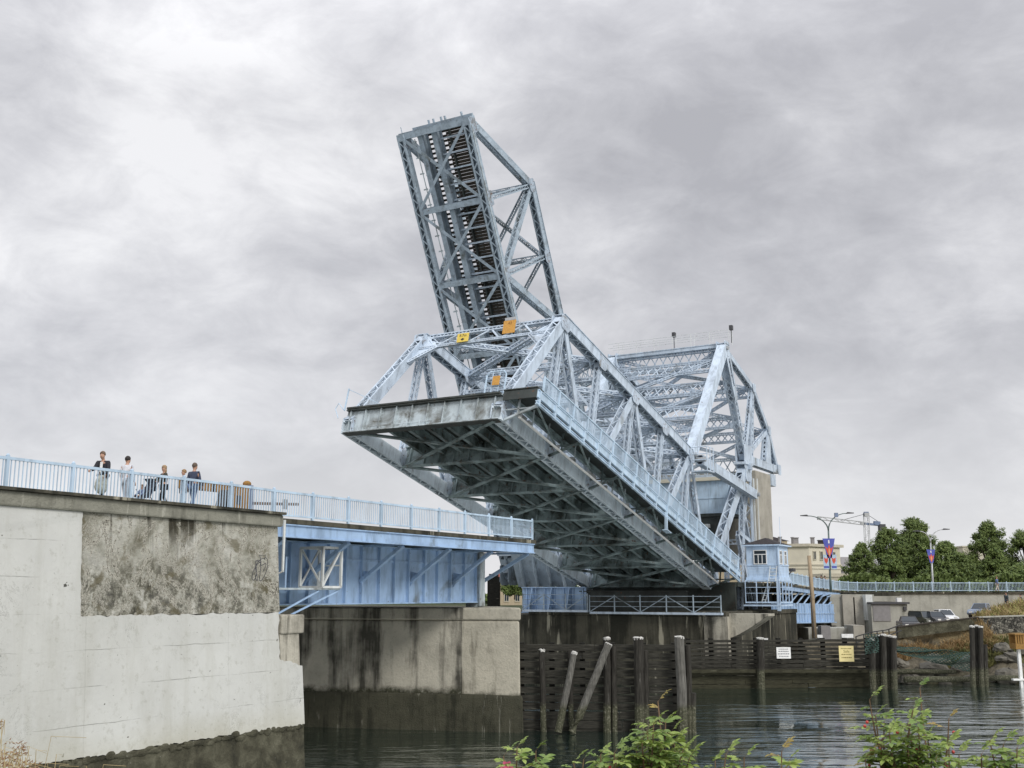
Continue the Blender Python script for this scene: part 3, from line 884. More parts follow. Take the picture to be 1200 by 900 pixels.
while u < L1+.5: ba.beam((u, 29.92, .25), (u, 29.92, 1.1), .026, .022); u += .13
tr.build('top_rail', M['blue_rail'], rg); br.build('bottom_rail', M['blue_rail'], rg); ba.build('balusters', M['blue_rail'], rg)
for k in range(19):
    mb = MB(); mb.beam((.4+k*2.03, 29.92, .1), (.4+k*2.03, 29.92, 1.2), .11, .11); mb.build('post', M['blue_rail'], rg)
mb = MB(); mb.beam((20.3, 29.8, -.9), (20.3, 29.8, .1), .1, .1); mb.box((19.9, 29.5, -2.0), (20.7, 29.9, -1.94)); mb.beam((20.3, 29.7, -1.95), (20.3, 29.8, -.6), .09, .09); mb.beam((19.95, 29.7, -1.95), (19.95, 29.8, -.6), .06, .06)
mb.build('ladder_step', M['blue_rail'], wk)
mb = MB(); mb.beam((-.2, WL+.5, 0), (-.2, WL+.5, 1.6), .08, .08); mb.beam((-.2, WL+.5, 1.55), (-.2, WL-2.4, .2), .04, .04); mb.tube([(-.2, WL+.6, .1), (-.2, WL+1.1, .6), (-.2, WL+1.3, .2), (-.2, WL+.9, -.5)], .03)
mb.build('corner_rail', M['blue_rail'], rl)
# centre gate frame seen behind the sign
mb = MB(); mb.tube([(.5, 32.75, .25), (.5, 32.75, 1.75), (.5, 32.95, 1.98), (.5, 33.9, 1.98), (.5, 34.15, 1.75), (.5, 34.15, .25)], .06)
for z in (.55, 1.0, 1.5): mb.beam((.5, 32.75, z), (.5, 34.15, z), .05, .05)
for w in (33.2, 33.7): mb.beam((.5, w, .25), (.5, w, 1.95), .05, .05)
mb.build('barrier_frame', M['blue_rail'], rl)

# clearance signs hung from the portal
def leafpt(u, w, n_): return loc + rot @ V((u, w, n_))
def sign(name, label, cat, cpt, width, hgt, mat, text=None, tcol=None, rotm=None, extra=None, tsize=.4, cap=None):
    """flat sign board: local x to the right of the reader, y up, z towards the reader"""
    t = thing(name, label, cat, cpt, rotm)
    mb = MB(); mb.box((-width/2, -hgt/2, -.03), (width/2, hgt/2, 0)); mb.build('board', mat, t)
    if text:
        for s_, dx, dy, sz in text:
            me = text_mesh(s_, sz); me.materials.append(tcol)
            o = bpy.data.objects.new('lettering', me); COL.objects.link(o); o.parent = t; o.location = (dx, dy, .004)
    if extra:
        mb = MB()
        for q in extra: mb.prism([(x, y, .001) for x, y in q], (0, 0, .006))
        mb.build('symbol', tcol, t)
    return t
# sign axes: right = -w, up = n, towards reader = -u
LS = Matrix(((0, 0, -1), (-1, 0, 0), (0, 1, 0)))
ROAD_SIGN_ROT = rot @ LS
def onport(f, w): return loc + rot @ (ep(f, w) + V((-.42, 0, .1)))
sign('clearance_sign', 'yellow clearance sign reading 8.7 m over a black diamond on the portal', 'sign', onport(.90, 39.75), .95, .68, M['yellow'], [('8.7m', 0, .16, .3)], M['black'], ROAD_SIGN_ROT, [[(-.17, -.14), (0, -.25), (.17, -.14), (0, -.03)]])
sgn = sign('number_sign', 'large orange square sign near the top right corner of the portal', 'sign', onport(.965, 36.3), .98, 1.0, M['orange'], [('43', .04, .27, .32)], flat('sign_brown', (.25, .1, .02)), ROAD_SIGN_ROT)
mb = MB(); mb.box((-.42, .52, -.02), (.46, .74, 0)); mb.build('top_plate', M['galv'], sgn)
sign('gate_sign', 'small orange board fixed on the blue barrier frame beneath the portal', 'sign', leafpt(.36, 33.35, 1.3), .52, .62, M['orange'], None, None, ROAD_SIGN_ROT)

# ================= railway leaf, raised steeply behind
PH2 = R(63.5); QR, QL = 46.0, 52.8; P2 = 6.75; N2 = 6; H2 = 8.9
O2 = (72.7, 0., 39.4)
loc2, rot2 = leaf_frame(*O2, PH2)
ra = thing('rail_bascule_leaf', 'steeply raised grey railway bascule leaf towering behind the road leaf with open track ties', 'bascule leaf', loc2, rot2)
L2 = N2*P2
for w in (QR, QL):
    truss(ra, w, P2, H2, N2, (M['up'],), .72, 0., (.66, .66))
def deckmem(name, fn, mat, parent=ra):
    mb = MB(); fn(mb); return mb.build(name, mat, parent)
for k in range(N2+1):
    u = k*P2
    deckmem('floor_beam', lambda mb: mb.ibeam((u, QR+.3, .35), (u, QL-.3, .35), 1.0, .5, (0, 0, 1), .03, .06), M['up'])
for k in range(N2):
    for i, (a, b) in enumerate((((k*P2+.3, QR+.3), ((k+1)*P2-.3, QL-.3)), ((k*P2+.3, QL-.3), ((k+1)*P2-.3, QR+.3)))):
        deckmem('lateral_brace', lambda mb: (mb.beam((a[0], a[1], -.3+.07*i), (b[0], b[1], -.3+.07*i), .26, .03, (1, 0, 0)), mb.beam((a[0], a[1], -.22+.07*i), (b[0], b[1], -.22+.07*i), .03, .14, (0, 1, 0))), M['up'])
for w in (49.75, 51.2):
    deckmem('stringer', lambda mb: mb.ibeam((.1, w, .85), (L2, w, .85), 1.0, .5, (0, 0, 1), .04, .06), M['up'])
tk = bpy.data.objects.new('track', None); COL.objects.link(tk); tk.parent = ra; BASE[tk.name] = V((0, 0, 0))
mb = MB(); u = .3
while u < L2: mb.beam((u, 49.2, 1.48), (u, 51.75, 1.48), .2, .24, (1, 0, 0)); u += .42
mb.build('track_ties', M['tie'], tk)
for w in (49.75, 51.2, 50.25, 50.7):
    mb = MB(); mb.box((.1, w-.04, 1.6), (L2, w+.04, 1.76)); mb.build('rail', M['dgrey'], tk)
mb = MB(); u = .15; rr = random.Random(11)
while u < L2:
    mb.box((u, 46.6, 1.28), (u+.27, 49.1, 1.36))
    u += .29
mb.build('plank_walkway', M['tie'], ra)
for w in (47.1, 48.6): deckmem('walkway_joist', lambda mb: mb.beam((.1, w, 1.12), (L2, w, 1.12), .12, .3), M['deck_under'])
u = .9
while u < L2:
    deckmem('cross_joist', lambda mb: mb.beam((u, 46.4, .93), (u, 49.6, .93), .14, .14, (1, 0, 0)), M['leaf']); u += 1.35
mb = MB()
for z in (.4, .9, 1.5): mb.beam((.2, 52.0, z+1.2), (L2, 52.0, z+1.2), .04, .04)
u = .3
while u < L2: mb.beam((u, 52.0, 1.2), (u, 52.0, 2.75), .06, .06); u += 1.7
mb.build('side_railing', M['galv'], ra)
mb = MB(); mb.tube([(.4, 51.75, .3), (L2, 51.75, .3)], .05); mb.tube([(.4, 45.6, -.2), (L2, 45.6, -.2)], .05)
for k in range(28): mb.box((k*1.4+.6, 51.66, .2), (k*1.4+.72, 52., .4))
mb.build('conduit_pipe', M['leaf_end'], ra)
mb = MB(); mb.box((-.35, QR-.3, .0), (-.05, QL+.3, .85)); mb.box((-.6, QR+.1, 1.2), (.05, QL-.5, 1.42)); mb.beam((-.3, QL+.2, .5), (-.9, QL+.2, .5), .05, .05)
for w in (47.2, 48.9, 49.3, 50.6, 50.1): mb.box((-.95, w, 1.42), (-.55, w+.12, 1.62))
mb.build('end_floor_beam', M['up'], ra)
tb2 = bpy.data.objects.new('top_bracing', None); COL.objects.link(tb2); tb2.parent = ra; BASE[tb2.name] = V((0, 0, 0))
for k in range(1, N2):
    u = k*P2
    mb = MB()
    mb.laced((u, QR+.3, H2), (u, QL-.3, H2), .5, .42, (1, 0, 0), 'lace', 'lace', 'lace', .09, .06)
    mb.laced((u, QR+.3, H2-1.3), (u, QL-.3, H2-1.3), .3, .26, (1, 0, 0), 'lace', 'lace', 'lace', .08, .05)
    sway(mb, (u, QR+.3, H2), (u, QL-.3, H2), (u, QR+.3, H2-1.3), (u, QL-.3, H2-1.3), 5, .09, .04)
    mb.laced((u, QR+.3, H2-3.), (u, QR+1.6, H2-1.3), .2, .2, (1, 0, 0), 'lace', 'lace', 'lace', .06, .05)
    mb.laced((u, QL-.3, H2-3.), (u, QL-1.6, H2-1.3), .2, .2, (1, 0, 0), 'lace', 'lace', 'lace', .06, .05)
    mb.build('sway_strut', M['up'], tb2)
    if k < N2-1:
        for i, (a, b) in enumerate((((u, QR+.3), (u+P2, QL-.3)), ((u, QL-.3), (u+P2, QR+.3)))):
            mb = MB(); mb.laced((a[0], a[1], H2-.05*i), (b[0], b[1], H2-.05*i), .36, .3, (1, 0, 0), 'plate', 'lace', 'lace', .08, .06)
            mb.build('lateral_brace', M['up'], tb2)
mb = MB(); mb.box((L2-1.0, QR-.6, -.95), (L2+2.4, QL-1.4, 1.15))
for w in (46.2, 47.6, 49., 50.4): mb.prism([(L2-1.0, w, -1.0), (L2+2.3, w, -1.0), (L2+2.2, w, -1.55), (L2+.6, w, -1.6)], (0, .07, 0))
mb.build('heel_box', M['up'], ra)
# heel of the railway leaf: heavy cross girder with ribs
mb = MB(); mb.ibeam((L2-1.2, QR-.6, .2), (L2-1.2, QL+.2, .2), 2.0, .9, (0, 0, 1), .06, .1)
for w in (47., 48.6, 50.2, 51.6): mb.prism([(L2-1.15, w, -.7), (L2-1.15, w, 1.1), (L2-2.6, w, .9)], (0, .06, 0))
mb.build('heel_girder', M['leaf'], ra)

# ================= fixed towers, counterweights
def towers(nm, lab, wr, wl, mat, extra=False):
    t = bthing(nm, lab, 'bridge tower', (100, wr, -1.8))
    Hh, C, Rr = (91.3, 1.6), (102.5, 11.9), (103.4, -1.7)
    for w in (wr, wl):
        fr = bpy.data.objects.new('tower_frame', None); COL.objects.link(fr); fr.parent = t; BASE[fr.name] = BASE[t.name]
        def q(a): return (a[0], w, a[1])
        def mem(name, a, b, bb, dd, **kw):
            mb = MB(); mb.laced(q(a), q(b), bb, dd, **kw); mb.build(name, mat, fr)
        mem('front_leg', Hh, (101.9, 11.6), .8, .85, side='plate', top='lace', bot='lace', ang=.13, bar=.1)
        mem('rear_leg', Rr, (103.2, 12.2), .8, .6, side='plate', top='lace', bot='lace', ang=.12)
        mem('inner_leg', (99.6, -1.7), (102.0, 11.2), .5, .45, side='lace', top='lace', bot='lace')
        mem('cross_strut', (99.8, 5.6), (103.2, 4.9), .4, .36, side='plate')
        mem('brace', (103.2, 10.2), (101.0, 5.4), .3, .26, side='plate')
        mem('brace', (100.6, 9.8), (103.2, 5.0), .3, .26, side='plate')
        mem('brace', (99.6, 5.4), (103.2, -1.2), .34, .3, side='plate')
        mem('brace', (96.5, 6.6), (96.0, -1.5), .4, .36, side='lace')
        for sd in (-1, 1): plate_gusset(fr, (102.5, 11.6), .95, w+sd*.43-.02, mat); plate_gusset(fr, (91.6, 1.7), .95, w+sd*.45-.02, mat)
        mb = MB()
        mb.beam((102.5, w-.75, 12.1), (102.5, w+.75, 12.1), .6, .6, (1, 0, 0)); mb.box((101.2, w-.6, 12.25), (103.6, w+.6, 12.5))
        mb.build('bearing', mat, fr)
    for s, z in ((103.2, 11.2), (103.2, 4.9), (102.2, 8.3)):
        mb = MB(); mb.laced((s, wr+.4, z), (s, wl-.4, z), .5, .5, (1, 0, 0), 'lace', 'lace', 'lace', .1, .07); mb.build('cross_girder', mat, t)
    return t
tw = towers('road_bridge_tower', 'pale grey steel A frame tower carrying the counterweight over the road leaf heel', WR, WL, M['truss'])
mb = MB(); mb.beam((103.1, 31.9, 3.), (103.1, 31.9, 11), .12, .12, (1, 0, 0)); mb.tube([(103.6, 31.7, -1.5), (103.6, 31.7, 11)], .06); mb.build('ladder', M['white_steel'], tw)
# rail tower and its base girder (blue ribbed panel above the catwalk)
tw2 = towers('rail_bridge_tower', 'grey steel A frame tower at the heel of the steep railway leaf', QR, QL, M['up'])
mb = MB(); mb.ibeam((88.2, 42.9, -.6), (88.2, 49.4, -.6), 2.3, .5, (0, 0, 1), .05, .08)
w = 43.2
while w < 49.2: mb.box((88.05, w-.04, -1.6), (88.18, w+.04, .45)); w += .95
for w in (44.4, 46.2, 48.2): mb.prism([(88.15, w, -1.65), (88.15, w, .45), (87.85, w, .45), (87.2, w, -1.65)], (0, .07, 0))
mb.build('base_girder', M['blue'], tw2)
mb = MB(); mb.box((92.6, 30.4, .55), (112, 45.6, .95)); mb.box((92.4, 30.6, -1.5), (92.6, 45.4, .9))
for w in (33, 36, 39, 42, 45): mb.box((92.7, w-.1, -1.5), (111, w+.1, .54))
mb.build('fixed_floor', M['dark_floor'], tw)
mb = MB(); mb.ibeam((88.4, 33.5, -.75), (88.4, 43.6, -.75), 1.9, .5, (0, 0, 1), .05, .08); mb.build('base_girder', M['dark_floor'], tw)

def counterweight(nm, lab, wr, wl, mat, A, C, poly, D, lc, box, Tlow, up):
    t = bthing(nm, lab, 'counterweight', (C[0], wr, C[1]))
    for w in (wr, wl):
        fr = bpy.data.objects.new('counterweight_truss', None); COL.objects.link(fr); fr.parent = t; BASE[fr.name] = BASE[t.name]
        def q(a): return (a[0], w, a[1])
        def mem(name, a, b, bb, dd, **kw):
            mb = MB(); mb.laced(q(a), q(b), bb, dd, **kw); mb.build(name, mat, fr)
        mem('front_post', A, C, .7, .75, side='lace', top='plate', bot='lace', ang=.14, bar=.1, pitch=.7, double=True)
        # forked plate of the front post
        a, c = V(q(A)), V(q(C)); e = (c-a).normalized(); nn = V((e.z, 0, -e.x))
        for sd in (-1, 1):
            o = V((0, sd*.39, 0)); mb = MB()
            def fk(f, k): return a+(c-a)*f+nn*k+o
            P = [fk(0, -.6), fk(.07, -.62), fk(.34, -.5), fk(.46, -.42), fk(.46, .42), fk(.34, .5), fk(.07, .62), fk(0, .6)]
            Q = [fk(.09, -.22), fk(.33, -.24), fk(.36, 0), fk(.33, .24), fk(.09, .22)]
            ring = [fk(.46, -.42), fk(.34, -.5), fk(.07, -.62), fk(0, -.6), fk(0, .6), fk(.07, .62), fk(.34, .5), fk(.46, .42)]
            for poly_ in ([fk(0, -.6), fk(.09, -.62), fk(.09, .62), fk(0, .6)], [fk(.09, -.62), fk(.34, -.5), fk(.34, -.2), fk(.09, -.2)], [fk(.09, .2), fk(.34, .2), fk(.34, .5), fk(.09, .62)], [fk(.34, -.5), fk(.46, -.42), fk(.46, .42), fk(.34, .5)]):
                mb.prism(poly_, (0, .03*sd, 0))
            mb.build('fork_plate', mat, fr)
        pts = [A] + poly + [D]
        for i, (a, b) in enumerate(zip(pts, pts[1:])):
            mb = MB(); mb.laced(q(a), q(b), .6, .5, side='plate', top='plate', bot='lace', ang=.12, bar=.08)
            mb.build('back_chord', mat, fr)
        mem('lower_chord', C, D, .7, .8, side='plate', top='plate', bot='lace', ang=.12)
        for i, a in enumerate(poly):
            b = (C[0]+(D[0]-C[0])*.18, C[1]+(D[1]-C[1])*.18) if i == 0 else (C[0]+(D[0]-C[0])*.62, C[1]+(D[1]-C[1])*.62)
            mem('inner_post', a, b, .5, .6, side='lace', top='lace', bot='lace', ang=.13, bar=.09, double=True)
            mem('inner_brace', a, C, .4, .4, side='plate', top='lace', bot='lace')
        for sd in (-1, 1):
            plate_gusset(fr, A, .7, w+sd*.42-.02, mat); plate_gusset(fr, C, 1.2, w+sd*.44-.02, mat, sy=1.1)
            plate_gusset(fr, D, .55, w+sd*.42-.02, mat)
            for a in poly: plate_gusset(fr, a, .45, w+sd*.36-.02, mat)
            e0 = V(q(C)).lerp(V(q(D)), .62); e1 = V(q(poly[-1])); mb = MB()
            mb.prism([tuple(e0+V((-.5, sd*.3, 0))), tuple(e0+V((1.6, sd*.3, -.1))), tuple(e1+V((.3, sd*.3, -1.2))), tuple(e1+V((-.2, sd*.3, -.2)))], (0, .05, 0)); mb.build('web_plate', mat, fr)
    mid = lambda a, b, f: (a[0]+(b[0]-a[0])*f, a[1]+(b[1]-a[1])*f)
    # sway frames between the two trusses
    lines = [(A, 'd')] + [(mid(A, C, f), 's') for f in (.30, .62)] + [(C, 'd')] + [(p_, 's') for p_ in poly]
    for (sx, sz), kd in lines:
        mb = MB(); dep = 1.5 if kd == 'd' else .9
        a, b = (sx, wr+.35, sz), (sx, wl-.35, sz); c, d = (sx, wr+.35, sz-dep), (sx, wl-.35, sz-dep)
        mb.laced(a, b, .4, .3, (1, 0, 0), 'lace', 'plate', 'lace', .09, .06); mb.laced(c, d, .4, .26, (1, 0, 0), 'lace', 'lace', 'lace', .09, .06)
        sway(mb, a, b, c, d, 12 if kd == 'd' else 14, .1, .04)
        mb.build('sway_strut', mat, t)
    segs = [(A, mid(A, C, .30)), (mid(A, C, .30), mid(A, C, .62)), (mid(A, C, .62), C)]
    for (a, b) in segs:
        for flip in (0, 1):
            w0, w1 = (wr+.3, wl-.3) if not flip else (wl-.3, wr+.3)
            mb = MB(); mb.laced((a[0]+.08*flip, w0, a[1]-.6), (b[0]+.08*flip, w1, b[1]), .36, .3, (1, 0, 0), 'lace', 'lace', 'lace', .08, .06, double=True); mb.build('sway_brace', mat, t)
    pts = [A]+poly+[D]
    for a, b in zip(pts, pts[1:]):
        for flip in (0, 1):
            w0, w1 = (wr+.3, wl-.3) if not flip else (wl-.3, wr+.3)
            mb = MB(); mb.laced((a[0]+.06*flip, w0, a[1]), (b[0]+.06*flip, w1, b[1]), .34, .3, (1, 0, 0), 'lace', 'lace', 'lace', .08, .06); mb.build('back_brace', mat, t)
    if box:
        mb = MB(); mb.prism(box, (0, wl-wr+.8, 0)); bevel(mb.build('concrete_weight', M['conc_cw'], t), .08)
        mb = MB(); s0 = box[1][0]
        mb.box((s0+.05, wr-.5, box[2][2]-1.1), (s0+1.5, wl+.55, box[2][2]+.1)); mb.build('weight_hanger', mat, t)
    return t
A1 = PT(847, 409, WR); A1 = (A1[0], A1[2]); C1 = (102.5, 12.9)
pl = [PT(x, y, WR) for x, y in ((880, 455), (898, 505))]; pl = [(p_[0], p_[2]) for p_ in pl]
D1 = PT(909, 551, WR); D1 = (D1[0], D1[2])
w0 = WR-.4
bx = [(104.9, w0, 3.4), (109.9, w0, 3.4), (109.9, w0, 12.0), (104.9, w0, 12.0)]
cw = counterweight('road_counterweight', 'pale steel counterweight truss with curved back and big concrete weight', WR, WL, M['truss'], A1, C1, pl, D1, None, bx, None, 1)
# catwalk, lamps along the top strut
mb = MB(); mb.box((A1[0]-.5, WR-.5, A1[1]+.42), (A1[0]+.5, WL+.4, A1[1]+.5)); mb.box((A1[0]-.45, WR+.3, A1[1]+.1), (A1[0]-.3, WL-.3, A1[1]+.41)); mb.build('top_catwalk', M['truss'], cw)
mb = MB()
for s in (A1[0]-.5, A1[0]+.5):
    for z in (.75, 1.2): mb.tube([(s, WR-.8, A1[1]+.5+z), (s, WL+.4, A1[1]+.5+z)], .022, 5)
    w = WR-.8
    while w < WL+.5: mb.tube([(s, w, A1[1]+.4), (s, w, A1[1]+1.7)], .022, 5); w += 1.9
mb.build('catwalk_railing', M['white_steel'], cw)
for w in (WR-.9, WR+4.9):
    mb = MB(); mb.box((A1[0]-.2, w-.15, A1[1]+1.75), (A1[0]+.2, w+.15, A1[1]+2.2)); mb.beam((A1[0], w, A1[1]+.5), (A1[0], w, A1[1]+1.8), .06, .06)
    mb.build('navigation_lamp', M['dgrey'], cw)

def rot_about(p_, c, ang):
    x, z = p_[0]-c[0], p_[1]-c[1]; ca, sa = math.cos(ang), math.sin(ang)
    return (c[0]+x*ca+z*sa, c[1]-x*sa+z*ca)
dphi = PH2-PH1
C2 = (102.5, 12.9)
A2 = rot_about(A1, C2, dphi*.62); D2 = rot_about(D1, C2, dphi)
pl2 = [rot_about(p_, C2, dphi*.8) for p_ in pl]
counterweight('rail_counterweight', 'grey latticed counterweight truss of the railway bridge behind the road bridge steelwork', QR, QL, M['up'], A2, C2, pl2, D2, None, None, None, 1)

# links between leaf and counterweight
def link(nm, lab, a, b, w, bb, dd, mat, **kw):
    t = bthing(nm, lab, 'bridge link', (a[0], w, a[1]))
    mb = MB(); mb.laced((a[0], w, a[1]), (b[0], w, b[1]), bb, dd, **kw); mb.build('link_box', mat, t)
    for p_ in (a, b):
        mb = MB(); mb.tube([(p_[0], w-.55, p_[1]), (p_[0], w+.55, p_[1])], .2, 10); mb.build('pin', M['galv'], t)
    return t
def leaf1(u, n_):
    v = Matrix.Rotation(PH1, 3, 'Y') @ V((u, 0, n_)); return (O1[0]+v.x, O1[2]+v.z)
def leaf2(u, n_):
    v = Matrix.Rotation(PH2, 3, 'Y') @ V((u, 0, n_)); return (O2[0]+v.x, O2[2]+v.z)
T5 = leaf1(5*P1+.5, H1+.1)
lk = bthing('counterweight_link', 'big pale twin box struts with cross lattice between road leaf and counterweight', 'bridge link', (T5[0], WR, T5[1]))
AT = (A1[0]-.2, A1[1])
for w in (WR-.05, WL+.05):
    mb = MB(); mb.laced((T5[0], w, T5[1]), (AT[0], w, AT[1]), .8, 1.0, side='plate', top='plate', bot='lace', ang=.14); mb.build('link_box', M['leaf'], lk)
    for p_ in (T5, AT):
        mb = MB(); mb.tube([(p_[0], w-.55, p_[1]), (p_[0], w+.55, p_[1])], .2, 10); mb.build('pin', M['galv'], lk)
lp = lambda f: (T5[0]+(AT[0]-T5[0])*f, T5[1]+(AT[1]-T5[1])*f)
for f in (.12, .34, .56, .78):
    a, b = lp(f), lp(f+.10); mb = MB()
    mb.laced((a[0], WR+.4, a[1]), (a[0], WL-.4, a[1]), .36, .28, (1, 0, 0), 'lace', 'lace', 'lace', .09, .06); mb.laced((b[0], WR+.4, b[1]), (b[0], WL-.4, b[1]), .36, .28, (1, 0, 0), 'lace', 'lace', 'lace', .09, .06)
    sway(mb, (a[0], WR+.4, a[1]), (a[0], WL-.4, a[1]), (b[0], WR+.4, b[1]), (b[0], WL-.4, b[1]), 12, .09, .04); mb.build('sway_strut', M['truss'], lk)
for f0, f1 in ((.22, .56), (.56, .88)):
    for w0, w1 in ((WR+.4, WL-.4), (WL-.4, WR+.4)):
        a, b = lp(f0), lp(f1); mb = MB(); mb.laced((a[0], w0, a[1]), (b[0], w1, b[1]), .32, .28, (1, 0, 0), 'lace', 'lace', 'lace', .08, .06); mb.build('sway_brace', M['truss'], lk)
link('operating_strut', 'grey box strut sloping from the near top chord end down to the tower bearing', (T5[0]+.3, T5[1]-.4), (103.0, 9.4), WR-.75, .6, .85, M['truss'], side='plate', top='plate', bot='plate', ang=.12)
link('operating_strut', 'grey box strut of the far road truss beyond the blue machinery house', (T5[0]+.3, T5[1]-.4), (103.0, 9.4), WL+.75, .6, .85, M['truss'], side='plate', top='plate', bot='plate', ang=.12)
T5r = leaf2(5*P2+.4, H2)
for w, l_ in ((QR, 'right'), (QL, 'left')):
    link('counterweight_link', 'slim %s link of the steep railway leaf seen through the lattice' % ('near' if w == QR else 'far'), T5r, A2, w, .6, .7, M['up'], side='plate', ang=.12)
# small service balcony at the top chord end
sb = bthing('service_balcony', 'tiny railed service balcony hanging at the lower end of the near top chord', 'balcony', (T5[0]-.3, WR-1.1, T5[1]-1.4))
a, z = T5[0]-.6, T5[1]-1.5
mb = MB(); mb.box((a-.7, WR-2.0, z-.1), (a+1.0, WR-.5, z)); mb.build('floor_plate', M['truss'], sb)
mb = MB()
for s, w in ((a-.65, WR-1.95), (a+.95, WR-1.95), (a-.65, WR-.6), (a+.15, WR-1.95)): mb.beam((s, w, z-.05), (s, w, z+2.0), .07, .07)
for zz_ in (.9, 1.4, 2.0): mb.beam((a-.65, WR-1.95, z+zz_), (a+.95, WR-1.95, z+zz_), .06, .06); mb.beam((a-.65, WR-1.95, z+zz_), (a-.65, WR-.6, z+zz_), .06, .06)
mb.build('balcony_railing', M['leaf'], sb)

# machinery house under the counterweight
mh = bthing('machinery_house', 'light blue sheet metal machinery house set between the tower legs', 'machinery house', (100, 33.3, 7.4))
mb = MB(); mb.box((99.6, 33.3, 7.5), (104.2, 46.5, 10.6))
for z in (8.9,): mb.box((99.55, 33.25, z), (104.2, 46.5, z+.1))
for w in (35.2, 37.2, 39.2, 41.2, 43.): mb.box((99.57, w, 7.5), (99.6, w+.08, 10.6))
mb.build('wall', M['blue_rail'], mh)
mb = MB(); mb.box((99.3, 33.0, 10.61), (104.4, 46.8, 10.95)); mb.build('roof', M['cream'], mh)
mb = MB(); mb.box((99.65, 33.35, 7.2), (104.1, 46.4, 7.49)); mb.box((99.9, 34.5, 4.9), (100.3, 45, 7.2)); mb.build('underfloor', M['deck_under'], mh)
mb = MB(); mb.box((99.5, 35.3, 6.15), (99.85, 37.6, 6.5)); mb.build('duct', M['white_steel'], mh)
# ------------------------------------------------------------------ bascule pier (east side of the channel)
bp = bthing('bascule_pier', 'long grimy concrete pier wall with pale drip marks behind the timber fender', 'bridge pier', (90, 40, WATER))
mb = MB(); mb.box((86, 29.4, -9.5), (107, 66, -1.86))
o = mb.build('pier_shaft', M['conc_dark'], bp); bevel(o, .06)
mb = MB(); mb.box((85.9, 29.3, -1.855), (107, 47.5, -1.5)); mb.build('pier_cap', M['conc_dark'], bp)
mb = MB(); mb.box((85.88, 29.22, -9), (86.6, 31.2, -1.86)); mb.build('corner_pilaster', M['conc_west'], bp)
# curved corbel carrying the cabin platform
mb = MB(); poly = []
for i in range(9):
    f = i/8; poly.append((86.4, 29.24-3.1*f, -3.55+1.75*f**1.25))
poly += [(86.4, 26.14, -1.62), (86.4, 29.24, -1.62)]
mb.prism(poly, (2.2, 0, 0)); mb.build('corbel', M['conc_west'], bp)

def catwalk(nm, lab, w0, w1, z, s=85.3):
    t = bthing(nm, lab, 'catwalk', (s, (w0+w1)/2, z))
    mb = MB(); mb.box((s, w0, z-.18), (s+.55, w1, z)); mb.build('walkway_deck', M['truss'], t)
    mb = MB()
    for h in (.45, .85, 1.3): mb.beam((s, w0, z+h), (s, w1, z+h), .04, .04, (0, 0, 1))
    mb.build('rails', M['up'], t)
    w = w0; k = 0
    n_ = max(1, round((w1-w0)/2.2)); st = (w1-w0)/n_
    for i in range(n_+1):
        mb = MB(); mb.beam((s, w0+i*st, z), (s, w0+i*st, z+1.4), .08, .08, (1, 0, 0)); mb.build('post', M['up'], t)
        if i < n_:
            a, b = ((w0+i*st, 0), (w0+(i+1)*st, 1.3)) if i % 2 else ((w0+i*st, 1.3), (w0+(i+1)*st, 0))
            mb = MB(); mb.beam((s+.05, a[0], z+a[1]), (s+.05, b[0], z+b[1]), .06, .04, (0, 0, 1)); mb.build('brace', M['up'], t)
    return t
catwalk('service_catwalk', 'long light blue railed catwalk along the bascule pier below the road leaf', 29.5, 41.2, -1.55)
catwalk('service_catwalk', 'short light blue railed catwalk in front of the blue ribbed girder', 41.35, 47.7, -1.42, 85.2)

# ------------------------------------------------------------------ control cabin and its platform
cb = bthing('control_cabin', 'small light blue bridge control cabin with dark hipped roof', 'control cabin', (94, 28.7, 1.2))
c = (94.0, 97.3, 27.25, 30.0)
mb = MB()
mb.box((c[0], c[2], 1.35), (c[1], c[3], 4.15))
mb.box((c[0]-.05, c[2]-.05, 2.35), (c[1]+.05, c[3]+.05, 2.45))
mb.box((c[0]-.1, c[2]-.1, 1.15), (c[1]+.1, c[3]+.1, 1.38))
for z in (1.6, 1.85, 2.1): mb.box((c[0]-.015, c[2]-.015, z), (c[1]+.01, c[3]+.01, z+.025))
mb.build('wall', M['cabin'], cb)
mb = MB(); e = .28; zr = 4.2
P = [(c[0]-e, c[2]-e, zr), (c[1]+e, c[2]-e, zr), (c[1]+e, c[3]+e, zr), (c[0]-e, c[3]+e, zr)]
mb.box((c[0]-e, c[2]-e, zr-.14), (c[1]+e, c[3]+e, zr-.02), 1)
nn = len(mb.v); mb.v += P + [(95.2, 28.62, 4.82), (96.1, 28.62, 4.82)]
for f in ((0, 4, 3), (0, 1, 5, 4), (1, 2, 5), (2, 3, 4, 5), (3, 2, 1, 0)): mb.f.append(tuple(nn+i for i in f)); mb.m.append(0)
mb.build('roof', [M['roof'], M['cabin']], cb)
